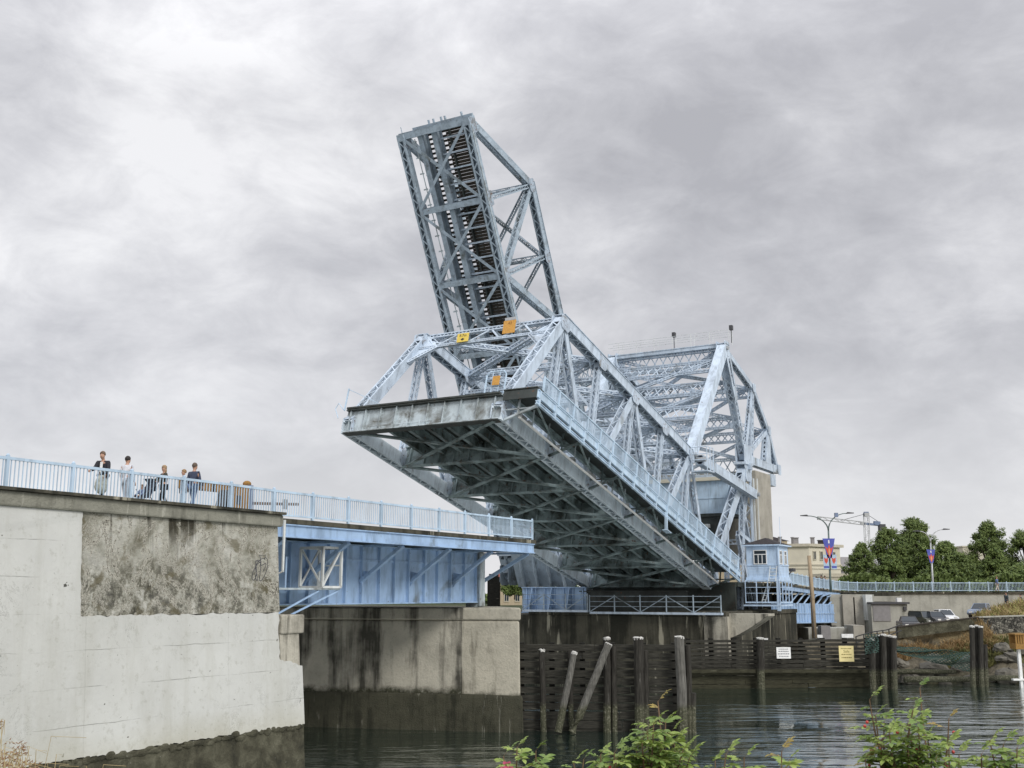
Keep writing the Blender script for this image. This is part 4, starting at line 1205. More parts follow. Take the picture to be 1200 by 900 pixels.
def cab_window(parent, axis, a0, a1, z0, z1, pos, frame=M['white']):
    """framed window on a wall whose plane is axis=pos"""
    def bx(mb, u0, u1, v0, v1, d0, d1):
        if axis == 's': mb.box((pos-d1, u0, v0), (pos-d0, u1, v1))
        else: mb.box((u0, pos-d1, v0), (u1, pos-d0, v1))
    mb = MB(); bx(mb, a0, a1, z0, z1, .004, .03); g = mb.build('window', M['glass'], parent)
    mb = MB(); t = .07
    bx(mb, a0-t, a1+t, z1, z1+t, .0, .07); bx(mb, a0-t, a1+t, z0-t, z0, .0, .09); bx(mb, a0-t, a0, z0, z1, 0, .07); bx(mb, a1, a1+t, z0, z1, 0, .07)
    bx(mb, a0, a1, z0+(z1-z0)*.68, z0+(z1-z0)*.68+.07, .03, .06)
    n_ = 3 if a1-a0 > .8 else 2
    for i in range(1, n_):
        u = a0+(a1-a0)*i/n_; bx(mb, u-.03, u+.03, z0, z0+(z1-z0)*.68, .03, .06)
    mb.build('frame', frame, g)
cab_window(cb, 's', 28.25, 29.3, 2.55, 3.65, 94.0)
cab_window(cb, 'w', 94.6, 95.2, 2.55, 3.6, 27.25); cab_window(cb, 'w', 96.0, 96.6, 2.55, 3.6, 27.25)
mb = MB(); mb.tube([(93.9, 27.15, 1.3), (93.9, 27.15, 4.1)], .05); mb.tube([(94.6, 27.1, 4.2), (94.6, 27.1, 6.6)], .02, 4); mb.build('downpipe', M['cabin'], cb)
mb = MB()
for w in (27.3, 27.9): mb.beam((93.3, w, 1.0), (93.9, w, 2.3), .05, .05)
for z in (1.2, 1.5, 1.8, 2.1): mb.beam((93.3+(z-1)*.46, 27.3, z), (93.3+(z-1)*.46, 27.9, z), .04, .04)
mb.build('steps', M['white_steel'], cb)
pf = bthing('cabin_platform', 'light blue railed steel platform hanging under the control cabin', 'platform', (94, 28.6, -1.0))
s0, s1, w0_, w1_, z0, z1 = 93.6, 97.5, 27.1, 30.1, -.85, 1.05
mb = MB(); mb.box((s0, w0_, z1-.05), (s1, w1_, z1+.09)); mb.box((s0, w0_, z0), (s1, w1_, z0+.12)); mb.box((s0-.06, w0_-.05, z0-.26), (s1, w1_+.2, z0-.12)); mb.build('platform_deck', M['cabin'], pf)
mb = MB()
for i in range(4):
    mb.beam((s0, w0_+i*(w1_-w0_)/3, z0), (s0, w0_+i*(w1_-w0_)/3, z1), .075, .075)
for i in range(5): mb.beam((s0+i*(s1-s0)/4, w0_, z0), (s0+i*(s1-s0)/4, w0_, z1), .075, .075)
for z in (.0, .5):
    mb.beam((s0, w0_, z), (s0, w1_, z), .05, .05, (0, 0, 1)); mb.beam((s0, w0_, z), (s1, w0_, z), .05, .05, (0, 0, 1))
mb.build('platform_railing', M['cabin'], pf)
mb = MB(); mb.beam((93.7, w0_+.1, -1.5), (93.7, w0_+.1, 1.2), .26, .26, (1, 0, 0)); mb.build('post', M['cabin'], pf)
mb = MB(); mb.beam((94.2, 28.9, z0), (94.5, 28.3, z1), .07, .07); mb.beam((94.2, 28.6, z0), (94.5, 28.0, z1), .07, .07)
for f in (.15, .35, .55, .75): mb.beam((94.2+.3*f, 28.9-.6*f, z0+1.9*f), (94.2+.3*f, 28.6-.6*f, z0+1.9*f), .05, .05)
mb.build('ladder', M['white_steel'], pf)
mb = MB(); mb.box((97.6, 26.9, 1.9), (98.3, 27.3, 2.2)); mb.beam((97.6, 27.1, 1.9), (97.3, 27.3, 1.6), .08, .08)
cc = bthing('floodlight', 'dark floodlight bracketed on the right side of the control cabin', 'floodlight', (97.6, 27.1, 1.9)); mb.build('lamp_body', M['dgrey'], cc)

# ------------------------------------------------------------------ east approach curving away to the right
EP = [at(919, 683.4, 100.5), at(936, 686, 107), at(958, 689.6, 116), at(980, 692, 124), at(1003, 693.2, 128), at(1040, 693.3, 128.6), at(1230, 693.3, 130)]
def along(pts, step):
    r = [pts[0]]; need = step
    for a, b in zip(pts, pts[1:]):
        L = (b-a).length; d = need
        while d <= L: r.append(a+(b-a)*(d/L)); d += step
        need = d-L
    return r
def off(pts, d, dz=0):
    r = []
    for i, p_ in enumerate(pts):
        e = pts[min(i+1, len(pts)-1)]-pts[max(i-1, 0)]; e.z = 0; e.normalize()
        r.append(p_ + V((-e.y, e.x, 0))*d + V((0, 0, dz)))
    return r
railing_thing('guard_railing', 'light blue railing curving along the east approach past the control cabin', [tuple(p_) for p_ in along(EP, 2.27)], (M['blue_rail'], M['blue_rail']), 1.05, frame='w', gap=.17, bar=.032)
ea = wthing('approach_viaduct', 'curved east approach deck with light blue side girder and brackets right of the control cabin', 'bridge span', tuple(EP[1]+V((0, 0, -3))))
def strip(mb, pa, pb, z0, z1, mi=0):
    for i in range(len(pa)-1):
        a, b, c_, d = pa[i], pa[i+1], pb[i+1], pb[i]
        mb.hexa([V((a.x, a.y, a.z+z0)), V((b.x, b.y, b.z+z0)), V((c_.x, c_.y, c_.z+z0)), V((d.x, d.y, d.z+z0)),
                 V((a.x, a.y, a.z+z1)), V((b.x, b.y, b.z+z1)), V((c_.x, c_.y, c_.z+z1)), V((d.x, d.y, d.z+z1))], mi)
mb = MB(); strip(mb, off(EP, -.12), off(EP, 13), -.22, -.02); mb.build('deck', M['conc_dark'], ea)
sub = EP[:4]+[EP[3].lerp(EP[4], .55)]
mb = MB(); strip(mb, off(sub, -.04), off(sub, .12), -.62, -.225); mb.build('edge_beam', M['blue'], ea)
GA, GB_ = (905., 729.8, 103.), (978., 728.6, 118.5)
def gpt(f, up=0.):
    p_ = at(GA[0], GA[1], GA[2]).lerp(at(GB_[0], GB_[1], GB_[2]), f); return p_+V((0, 0, up))
ge = (gpt(1)-gpt(0)).normalized(); gn = V((ge.y, -ge.x, 0)).normalized()
mb = MB(); GH = 1.85
mb.hexa([gpt(0), gpt(1), gpt(1)-gn*.05, gpt(0)-gn*.05, gpt(0, GH), gpt(1, GH), gpt(1, GH)-gn*.05, gpt(0, GH)-gn*.05])
mb.beam(gpt(0, -.05), gpt(1, -.05), .5, .09, gn); mb.beam(gpt(0, GH*.48)+gn*.03, gpt(1, GH*.48)+gn*.03, .06, .12, gn)
g = mb.build('girder', M['blue'], ea)
for i in range(23):
    mb = MB(); p_ = gpt((i+.3)/23.2)+gn*.09; mb.beam(p_-gn*.06, p_-gn*.06+V((0, 0, GH)), .07, .05, gn); mb.build('stiffener', M['blue'], g)
eb = off(sub, .05)
ebl = along(eb, .25)
for i in range(9):
    f = (i+.6)/9.4
    p_ = ebl[int(f*(len(ebl)-1))]; q_ = gpt(max(0, f-.02), GH*.92)
    mb = MB(); mb.beam(p_+V((0, 0, -.5)), q_, .15, .13); mb.beam(p_+V((0, 0, -.42)), q_+V((0, 0, .9)), .12, .1); mb.build('bracket', M['blue'], ea)
# abutment blocks and the long grey retaining wall
ew = wthing('retaining_wall', 'long plain grey concrete retaining wall under the far railing at the right', 'retaining wall', tuple(at(1100, 720, 129)))
we = EP[4:]
mb = MB(); strip(mb, [p_+V((0, .12, 0)) for p_ in we], [p_+V((0, 1., 0)) for p_ in we], -5.2, -.225); mb.build('wall_face', M['conc_grey'], ew)
ab2 = wthing('bridge_abutment', 'grey concrete abutment with pilasters at the end of the curved blue girder', 'abutment', tuple(at(995, 735, 121)))
def wbox(mb, x0, x1, y0, y1, Y, dep, mi=0):
    """box whose face covers these photo pixels at distance Y"""
    a = at(x0, y1, Y); b = at(x1, y0, Y)
    mb.box((a.x, Y, a.z), (b.x, Y+dep, b.z), mi)
mb = MB(); wbox(mb, 976, 1024, 696.5, 742, 119.6, 6); mb.build('abutment_wall', M['conc_grey'], ab2)
for x0, x1, y0, mt in ((974.5, 979.5, 697, 'dgrey'), (989, 1001, 697, 'conc_cw'), (1001.6, 1012, 700, 'conc_cw'), (1016, 1022, 697, 'white_steel')):
    mb = MB(); wbox(mb, x0, x1, y0, 733 if x0 < 1010 else 727, 119.2 if x0 < 1010 else 118.2, 1.2); mb.build('pilaster', M['conc_grey'] if mt == 'dgrey' else M[mt], ab2)
mb = MB(); wbox(mb, 1001.5, 1055, 694.2, 698.5, 119.8, 7); mb.build('soffit', M['conc_dark'], ab2)
mb = MB(); wbox(mb, 948, 1003, 736, 752, 109, 4); mb.build('lower_wall', M['conc_grey'], ab2)
mb = MB(); wbox(mb, 963, 973, 733.5, 750, 107.5, 1.2); mb.build('block', M['pgrey'], ab2)
mb = MB(); wbox(mb, 903, 1003, 696.8, 756, 119.9, 1); mb.build('shade_backing', M['conc_dark'], ab2)  # dark sheet added for the shade in the gaps around the girder
mb = MB(); wbox(mb, 904, 915, 731.5, 752, 103, 2.5); mb.build('girder_seat', M['conc_pier'], ab2)
mb = MB(); wbox(mb, 1001, 1013, 733, 750, 107, 3); mb.build('block', M['conc_cw'], ab2)
hut = wthing('concrete_hut', 'flat roofed concrete hut built against the grey retaining wall', 'hut', tuple(at(1044, 738, 117)))
mb = MB(); wbox(mb, 1023, 1063, 708, 745, 117, 8); mb.build('wall', M['conc_grey'], hut)
mb = MB(); wbox(mb, 1021.5, 1066, 705.6, 707.9, 116.7, 8.6); mb.build('roof', M['dgrey'], hut)
mb = MB(); wbox(mb, 1024, 1043, 708.5, 728, 116.92, .07); mb.build('door', M['pgrey'], hut)
mb = MB(); wbox(mb, 1059.5, 1062.5, 711, 715.5, 116.8, .19); mb.build('wall_lamp', M['dgrey'], hut)
mb = MB(); wbox(mb, 1051.5, 1056.5, 700.5, 705.3, 117.5, .5)
t = wthing('roof_box', 'small white box on the roof of the concrete hut', 'box', tuple(at(1054, 705.3, 117.7))); mb.build('box_body', M['white'], t)

# ------------------------------------------------------------------ timber fenders
def fender(nm, lab, p0, p1, ztop, zbot, nplank, posts, gapf=.3, thick=.22, skip=None):
    t = wthing(nm, lab, 'fender wall', ((p0[0]+p1[0])/2, (p0[1]+p1[1])/2, WATER))
    a = V((p0[0], p0[1], 0)); b = V((p1[0], p1[1], 0)); e = (b-a).normalized(); nrm = V((e.y, -e.x, 0))
    step = (ztop-zbot)/nplank; rr = random.Random(int(p0[0]*10))
    for i in range(nplank):
        z = ztop-step*(i+.5); g_ = gapf if i < nplank*.72 else gapf*.35
        mb = MB(); hh = step*(1-g_)
        if skip: hh = step*(1-skip(i))
        L = (b-a).length; x = 0
        while x < L-.01:
            l = min(rr.uniform(3.5, 6.5), L-x)
            jz = rr.uniform(-.03, .03); jn = rr.uniform(-.04, .04)
            mb.beam(a+e*x+nrm*jn+V((0, 0, z+jz)), a+e*(x+l-.03)+nrm*jn+V((0, 0, z+jz)), thick, hh, nrm); x += l
        mb.build('plank', M['creo_plank'] if not skip or i < 8 else M['olive_plank'], t)
    for f in posts:
        mb = MB(); c_ = a+(b-a)*f - nrm*(thick*.5+.17); mb.beam(c_+V((0, 0, zbot-1.5)), c_+V((0, 0, ztop+.05)), .3, .3, nrm); mb.build('post', M['creosote'], t)
    return t
f1 = (at(607, 752, 61.2), at(806, 750, 60.4))
fender('timber_fender', 'dark creosoted timber plank fender next to the pier with leaning piles in front', (f1[0].x, f1[0].y), (f1[1].x, f1[1].y), -2.72, -7.6, 11, (.02, .2, .38, .56, .74, .92), .22)
f2 = (at(798, 748, 87.2), at(1026, 748, 88.6))
fender('timber_fender', 'long dark timber slat fender across the channel carrying a white and a pale yellow sign', (f2[0].x, f2[0].y), (f2[1].x, f2[1].y), -3.55, -7.6, 13, [.04+i*.115 for i in range(9)], .36, .22, lambda i: .40 if i < 4 else (.2 if i < 8 else .04))
mb = MB(); a = at(800, 786, 86.9); b = at(1018, 786, 88.3); mb.beam((a.x, a.y-.3, a.z), (b.x, b.y-.3, b.z), .4, .25, (0, 1, 0))
t = wthing('waling_timber', 'long pale edged waling timber low on the far fender', 'timber beam', tuple(a)); mb.build('beam', M['olive_plank'], t)

def pile(lab, top, bot, r0, r1, mat='pile', cap=True, nm='timber_pile', group=None):
    t = wthing(nm, lab, 'pile', (bot[0], bot[1], WATER), group)
    mb = MB(); k = 7; a = V(top); b = V(bot); rr = random.Random(int(top[0]*100)); pts = []
    for i in range(k): pts.append(a.lerp(b, i/(k-1)) + V((rr.uniform(-.02, .02), rr.uniform(-.02, .02), 0)))
    mb.tube(pts, [r0+(r1-r0)*i/(k-1) for i in range(k)], 10); mb.build('shaft', M[mat], t, smooth=False)
    if cap:
        mb = MB(); d = (a-b).normalized(); mb.tube([a-d*.07, a+d*.04, a+d*.08], [r0*1.04, r0*1.05, r0*.6], 9); mb.v = [(x+rr.uniform(-.02, .02), y+rr.uniform(-.02, .02), z+rr.uniform(-.05, .02)) for x, y, z in mb.v]; mb.build('cap', M['capwhite'], t)
    return t
Yp = 59.9
def pl_(x, y, Y, dz=0):
    return at(x, y, Y)
PG = 'piles in front of the near timber fender'
pile('short dark pile close to the right edge of the pier', at(635, 762, Yp+.6), at(637, 862, Yp+.6), .17, .17, group=PG)
pile('thin dark pile right of the short leaning pile', at(668, 762, Yp+.7), at(670, 862, Yp+.7), .14, .15, cap=False, group=PG)
pile('shorter of the two bleached leaning piles', at(673, 765, Yp), at(654, 858, Yp-.4), .17, .2, 'pile_grey', group=PG)
pile('longer of the two bleached leaning piles', at(713, 755, Yp), at(671, 858, Yp-.5), .2, .22, 'pile_grey', group=PG)
pile('dark upright pile just right of the longer leaning pile', at(711, 748, Yp+.4), at(712, 862, Yp+.4), .2, .21, group=PG)
pile('thin dark pile behind the middle of the near fender', at(719, 757, Yp+.5), at(720, 862, Yp+.5), .15, .16, cap=False, group=PG)
pile('stout dark pile with broad white cap at the middle of the near fender', at(748, 747.5, Yp), at(750, 864, Yp), .27, .27, group=PG)
pile('thin companion pile right of the stout middle pile', at(756, 762, Yp+.2), at(758, 862, Yp+.2), .16, .16, cap=False, group=PG)
pile('tallest pale pile at the right end of the near fender', at(796, 746.5, Yp-.4), at(801, 866, Yp-.4), .26, .27, 'pile_grey', group=PG)
pile('dark pile tucked behind the tall pale end pile', at(806, 756, Yp), at(808, 862, Yp), .16, .2, cap=False, group=PG)
pile('slanting dark pile end at the outer corner of the near fender', at(812, 812, Yp), at(812, 864, Yp), .16, .2, cap=False, group=PG)
PG2 = 'cluster of piles at the right end of the far fender'
for i, (x, y, w_) in enumerate(((1022, 749, 'leftmost'), (1029, 745, 'second from left'), (1035, 744, 'middle'), (1041, 745, 'second from right'), (1047, 746, 'rightmost'))):
    pile('%s dark pile of the tight cluster at the far fender end' % w_, at(x, y, 86.6+.5*(i % 2)), at(x+1, 812, 86.6+.5*(i % 2)), .24, .25, group=PG2)
PG3 = 'loose cluster of piles standing off the rocky bank'
for i, (x, y, w_) in enumerate(((1139, 734, 'left'), (1144, 733.5, 'tall middle'), (1149, 734.5, 'right'), (1154, 755, 'broken short'))):
    pile('%s pile of the dark cluster off the rocky bank' % w_, at(x, y, 88.6+.4*(i % 2)), at(x+1.5, 812, 88.6+.4*(i % 2)), .19, .22, cap=i < 3, group=PG3)
pile('dark pile with white cap rising through the far fender', at(891, 748, 86.8), at(892, 808, 86.8), .3, .3)

# signs on the far fender
SR = Matrix(((1, 0, 0), (0, 0, -1), (0, 1, 0)))
def lines(rows, w_):
    """tiny lettering too small to read in the photo: rows of word strokes"""
    q = []; rr = random.Random(4)
    for y, h_, x0, x1 in rows:
        x = x0
        while x < x1-.02:
            l = min(rr.uniform(.05, .16), x1-x); q.append([(x, y), (x+l, y), (x+l, y+h_), (x, y+h_)]); x += l+.035
    return q
inkgrey = flat('sign_lettering', (.17, .17, .19), .7); inkol = flat('sign_olive_lettering', (.24, .19, .05), .7)
p_ = at(918, 765, 86.9)
sign('notice_sign', 'white notice sign with four lines of lettering on the far fender', 'sign', p_+V((0, -.1, 0)), 1.1, .86, M['white'], None, inkgrey, SR, lines([(.25, .065, -.38, .36), (.08, .07, -.4, .42), (-.11, .07, -.44, .44), (-.29, .06, -.36, .4)], 1))
p_ = at(991.5, 766, 87.5)
sign('warning_sign', 'pale yellow warning sign on the far fender right of the white notice', 'sign', p_+V((0, -.1, 0)), 1.16, 1.2, M['paleyel'], [('Safe', 0, .17, .3)], inkol, SR, lines([(.36, .07, -.42, .42), (-.09, .07, -.4, .4), (-.33, .08, -.4, .4)], 1))
for x0, x1, y0, y1, Y, lab in ((886, 900, 748, 752, 89.5, 'small white plank end behind the far fender beside the capped pile'), (986.5, 1000, 743, 747.5, 95, 'white board lying behind the yellow warning sign'), (958, 964, 744, 747.5, 95, 'tiny white block behind the far fender near the utility pole')):
    mb = MB(); wbox(mb, x0, x1, y0, y1, Y, .25); t = wthing('white_board', lab, 'board', tuple(at(x0, y1, Y))); mb.build('board', M['white'], t)

# utility pole
a, b = at(948, 651, 92), at(954.5, 748, 92)
t = wthing('utility_pole', 'bare brown wooden utility pole in front of the curved blue girder', 'utility pole', tuple(b))
mb = MB(); mb.tube([b, b.lerp(a, .5)+V((.05, 0, 0)), a], [.2, .18, .15], 10); mb.build('shaft', M['pole_wood'], t, smooth=True)
mb = MB(); mb.tube([(b.x-.05, 91.77, b.z), (b.x-.25, 91.77, b.z+5)], .03); mb.build('conduit', M['dgrey'], t)

# green hanging net, floating logs, slatted orange stand
n = NT('green_net_cord'); M['net'] = n.done((.035, .075, .06), .8)
def net(x0, x1, ya, yb, Y, lab, nx=26, ny=9, sag=7):
    mb = MB(); G = []
    for j in range(ny+1):
        row = []
        for i in range(nx+1):
            fx, fy = i/nx, j/ny
            x = x0+(x1-x0)*fx
            y = ya(fx)+(yb(fx)-ya(fx))*fy + 1.2*math.sin(fx*17+j)*.6
            row.append(at(x, y, Y-1.2*fy+.4*math.sin(fx*9+j*.7)))
        G.append(row)
    for j in range(ny+1):
        for i in range(nx):
            mb.beam(G[j][i], G[j][i+1], .045, .045)
            if j < ny: mb.beam(G[j][i], G[j+1][i+1 if (i+j) % 2 else i], .04, .04)
    t = wthing('net', lab, 'net', tuple(G[ny][nx//2])); mb.build('mesh_cords', M['net'], t)
net(1050, 1141, lambda f: 757+8*f, lambda f: 764+24*f, 92.2, 'green net sagging over the rocky bank between the two pile clusters', 40, 12)
net(1014, 1030, lambda f: 743+1*f, lambda f: 766-2*f, 86.2, 'bundle of green net hanging over the pile cluster', 8, 8)
def log(x0, x1, y, Y, r, lab):
    a, b = at(x0, y, Y), at(x1, y-.4, Y+.3)
    t = wthing('floating_log', lab, 'log', tuple((a+b)/2)); mb = MB()
    mb.tube([a, a.lerp(b, .35)+V((0, .1, .03)), a.lerp(b, .7), b], [r, r*.95, r*.9, r*.8], 10); mb.build('trunk', M['pile_grey'], t, smooth=True)
log(1060, 1142, 796.5, 90.2, .26, 'long pale floating log between the two pile clusters')
log(1157, 1215, 795, 90.6, .24, 'floating log right of the loose pile cluster')
log(1048, 1120, 787.5, 91.5, .22, 'weathered log lying on the foot of the rocky bank')
st = wthing('slatted_stand', 'orange brown slatted wooden box on a white post at the right edge', 'stand', tuple(at(1196, 792, 88)))
a = at(1188, 760.5, 88); b = at(1204, 742.5, 88)
mb = MB(); mb.box((a.x, 87.6, a.z), (b.x, 88.7, a.z+.42)); mb.build('box_base', M['gate_wood'], st)
for i in range(6):
    mb = MB(); x = a.x+.02+i*.19; mb.box((x, 87.6, a.z+.42), (x+.11, 87.68, b.z-.1)); mb.build('slat', M['gate_wood'], st)
mb = MB(); mb.box((a.x-.03, 87.55, b.z-.1), (b.x, 88.7, b.z)); mb.box((a.x, 88.6, a.z+.42), (b.x, 88.7, b.z-.1)); mb.build('top_board', M['gate_wood'], st)
mb = MB(); c_ = at(1194.5, 761, 88); mb.box((c_.x-.12, 88, WATER-.3), (c_.x+.1, 88.25, c_.z)); mb.box((c_.x-.7, 87.9, -6.75), (c_.x+.6, 88.3, -6.62)); mb.build('post', M['white'], st)

# low walls along the parking lot
def pathwall(nm, lab, pts, h_, th, mat, capm=None, cat='wall'):
    t = wthing(nm, lab, cat, tuple(V(pts[0])-V((0, 0, h_))))
    mb = MB()
    for a, b in zip(pts, pts[1:]):
        a, b = V(a), V(b); e = (b-a).normalized(); nn = V((-e.y, e.x, 0))*th
        mb.hexa([a-V((0, 0, h_)), b-V((0, 0, h_)), b+nn-V((0, 0, h_)), a+nn-V((0, 0, h_)), a, b, b+nn, a+nn])
    mb.build('wall_face', mat, t)
    if capm:
        mb = MB()
        for a, b in zip(pts, pts[1:]):
            a, b = V(a), V(b); e = (b-a).normalized(); nn = V((-e.y, e.x, 0))
            mb.beam(a+nn*th/2+V((0, 0, .05)), b+nn*th/2+V((0, 0, .05)), th+.12, .1, nn)
        mb.build('wall_cap', capm, t)
    return t
def stone():
    n = NT('rubble_stone'); vor = n.n.new('ShaderNodeTexVoronoi'); vor.inputs['Scale'].default_value = 5.2
    n.l.new(n.tc.outputs['Object'], vor.inputs['Vector'])
    v2 = n.n.new('ShaderNodeTexVoronoi'); v2.feature = 'DISTANCE_TO_EDGE'; v2.inputs['Scale'].default_value = 5.2; n.l.new(n.tc.outputs['Object'], v2.inputs['Vector'])
    sp = n.n.new('ShaderNodeSeparateColor'); n.l.new(vor.outputs['Color'], sp.inputs[0])
    col = n.ramp(sp.outputs[0], [(.0, (.03, .03, .026)), (.5, (.11, .105, .09)), (1, (.25, .24, .2))])
    col = n.mix(n.mask(v2.outputs['Distance'], .07, .02), col, (.018, .018, .015))
    n.bump(v2.outputs['Distance'], .12, .8)
    return n.done(col, .9, 0, .2)
M['stone'] = stone()
pathwall('lot_wall', 'low dark concrete wall holding the edge of the parking lot', [at(1052, 735.5, 100), at(1100, 729.5, 100), at(1147, 724, 100)], .95, .3, M['tide_rough'], M['tie'])
pathwall('stone_wall', 'rubble stone retaining wall below the dry grass at the right', [at(1147.2, 724, 99.8), at(1225, 721.5, 99.8)], 2.9, .8, M['stone'], M['conc_grey'])
rl2 = wthing('pipe_fence', 'dark pipe fence stepping down the ramp behind the pile cluster', 'fence', tuple(at(1040, 745, 96)))
pts = [at(1003, 746, 93), at(1020, 741, 94), at(1040, 738, 96), at(1056, 732, 97)]
mb = MB(); mb.tube(pts, .05); mb.tube([q+V((0, 0, -.5)) for q in pts], .05)
for q in along(pts, 1.0): mb.beam(q+V((0, 0, -1.1)), q, .08, .08)
mb.build('fence_rails', M['black'], rl2)
# ------------------------------------------------------------------ lamps with banners
def street_lamp(lab, xb, yb, xt, yt, Y, arms, mat):
    b = at(xb, yb, Y); top = at(xt, yt, Y)
    t = wthing('street_lamp', lab, 'street lamp', tuple(b), 'street lamps on the east approach')
    mb = MB(); mb.tube([b-V((0, 0, .3)), b+V((0, 0, 1)), top], [.15, .12, .09], 8); mb.build('pole', mat, t, smooth=True)
    for (x, y, hx, hy) in arms:
        e = at(x, y, Y); pts = []
        for i in range(9):
            f = i/8; pts.append(V((top.x+(e.x-top.x)*(1-math.cos(f*math.pi/2)) , Y, top.z+(e.z-top.z)*math.sin(f*math.pi/2))))
        mb = MB(); mb.tube(pts, [.08-.035*i/8 for i in range(9)], 6); arm = mb.build('arm', mat, t, smooth=True)
        mb = MB(); s = 1 if e.x > top.x else -1
        mb.prism([(e.x-.1*s, Y-.13, e.z-.06), (e.x+.75*s, Y-.13, e.z-.02), (e.x+.8*s, Y-.13, e.z+.06), (e.x+.1*s, Y-.13, e.z+.13)], (0, .26, 0)); mb.build('lamp_head', M['dgrey'], arm)
    return t
def banner(lab, x, y0, y1, wt, wb, Y, kind):
    c = at(x, (y0+y1)/2, Y); h = (at(x, y0, Y)-at(x, y1, Y)).z; k = Y/1275.
    t = thing('banner', lab, 'banner', c, SR, group='banners on the street lamps')
    wt *= k; wb *= k
    mb = MB(); mb.prism([(-wb/2, -h/2, 0), (wb/2, -h/2, 0), (wt/2, h/2, 0), (-wt/2, h/2, 0)], (0, 0, .02)); mb.build('cloth', M['ban_' + ('blue' if kind else 'pale')], t)
    mb = MB()
    if kind:
        mb.prism([(0, -h*.47, .021), (wb*.55, -h*.2, .021), (wt*.33, h*.1, .021), (wt*.12, -.02*h, .021), (0, h*.2, .021), (-wt*.12, -.02*h, .021), (-wt*.33, h*.1, .021), (-wb*.55, -h*.2, .021)], (0, 0, .006))
        mb.build('red_flower', M['ban_red'], t)
        mb = MB(); mb.prism([(0, -h*.42, .028), (wb*.25, -h*.2, .028), (0, h*.06, .028), (-wb*.25, -h*.2, .028)], (0, 0, .006)); mb.build('orange_centre', M['ban_or'], t)
        mb = MB(); mb.prism([(-wt*.06, h*.25, .021), (wt*.06, h*.25, .021), (wt*.05, h*.42, .021), (-wt*.05, h*.42, .021)], (0, 0, .006)); mb.build('white_mark', M['white'], t)
    else:
        mb.prism([(0, -h*.15, .021), (wt*.3, h*.05, .021), (wt*.36, h*.32, .021), (0, h*.22, .021), (-wt*.36, h*.32, .021), (-wt*.3, h*.05, .021)], (0, 0, .006)); mb.build('red_flower', M['ban_red'], t)
        mb = MB(); mb.prism([(-wt*.45, -h*.42, .021), (wt*.45, -h*.42, .021), (wt*.45, -h*.28, .021), (-wt*.45, -h*.28, .021)], (0, 0, .006)); mb.build('blue_stripe', M['ban_blue'], t)
M['ban_blue'] = flat('banner_blue', (.09, .11, .42), .8); M['ban_pale'] = flat('banner_pale_blue', (.42, .55, .68), .8)
M['ban_red'] = flat('banner_red', (.62, .10, .06), .8); M['ban_or'] = flat('banner_orange', (.70, .36, .18), .8)
street_lamp('dark green two armed street lamp beside the cream building', 973.5, 690, 970.8, 622, 117, ((946.5, 604.5, 0, 0), (992, 601.5, 0, 0)), M['greenpole'])
banner('large blue banner with red and orange flower on the dark lamp', 971.6, 631, 654, 14.5, 5, 116.7, 1)
banner('small pale blue banner left of the dark lamp pole', 968.2, 650, 667, 6.5, 6.5, 116.7, 0)
banner('small pale blue banner right of the dark lamp pole', 977.2, 650, 667, 6.5, 6.5, 116.7, 0)
mb = MB(); a = at(978, 606, 117); mb.box((a.x, 116.8, a.z), (a.x+.35, 117.1, a.z+.45)); t = wthing('speaker_box', 'small dark box clamped on the right arm of the dark lamp', 'box', tuple(a)); mb.build('box_body', M['craneblue'], t)
street_lamp('pale grey two armed street lamp in front of the trees', 1094, 693.5, 1090.5, 636, 129.3, ((1077, 622.5, 0, 0), (1105, 620.5, 0, 0)), M['galv'])
banner('blue banner with red flower on the pale lamp before the trees', 1091.2, 644, 659.5, 10, 4, 129, 1)

# ------------------------------------------------------------------ tower crane far behind
cr = wthing('tower_crane', 'distant tower crane with horizontal jib above the tree tops', 'crane', tuple(at(1018, 690, 320)))
YC = 320
mb = MB(); a, b = at(1018.5, 700, YC), at(1015, 601, YC); mb.laced(a, b, 1.4, 1.4, (0, 1, 0), 'lace', 'none', 'none', .15, .09, 1.9); mb.build('mast', M['galv'], cr)
mb = MB(); a, b = at(1033, 615.5, YC), at(958, 607, YC); mb.laced(at(1012, 613.5, YC), b, .9, 1.0, (0, 1, 0), 'lace', 'none', 'none', .17, .12, 1.6); mb.build('jib', M['galv'], cr)
mb = MB(); mb.beam(at(1012, 613.5, YC), a, .8, .6, (0, 1, 0)); mb.beam(at(1024, 612.8, YC), at(1031, 613.5, YC), 1.2, 1.1); mb.build('counter_jib', M['craneblue'], cr)
mb = MB(); c_ = at(1033, 618, YC); mb.box((c_.x-.8, YC-.8, c_.z-1.2), (c_.x+1., YC+.8, c_.z+.9)); mb.build('ballast', M['dgrey'], cr)
mb = MB(); mb.tube([at(1015, 602, YC), at(985, 610, YC)], .07, 4); mb.tube([at(1015, 602, YC), at(1032, 613, YC)], .07, 4); mb.build('tie_cable', M['dgrey'], cr)
mb = MB(); c_ = at(1015, 601, YC); mb.box((c_.x-.6, YC-.5, c_.z-.3), (c_.x+.6, YC+.5, c_.z+.3)); mb.build('mast_head', M['craneblue'], cr)

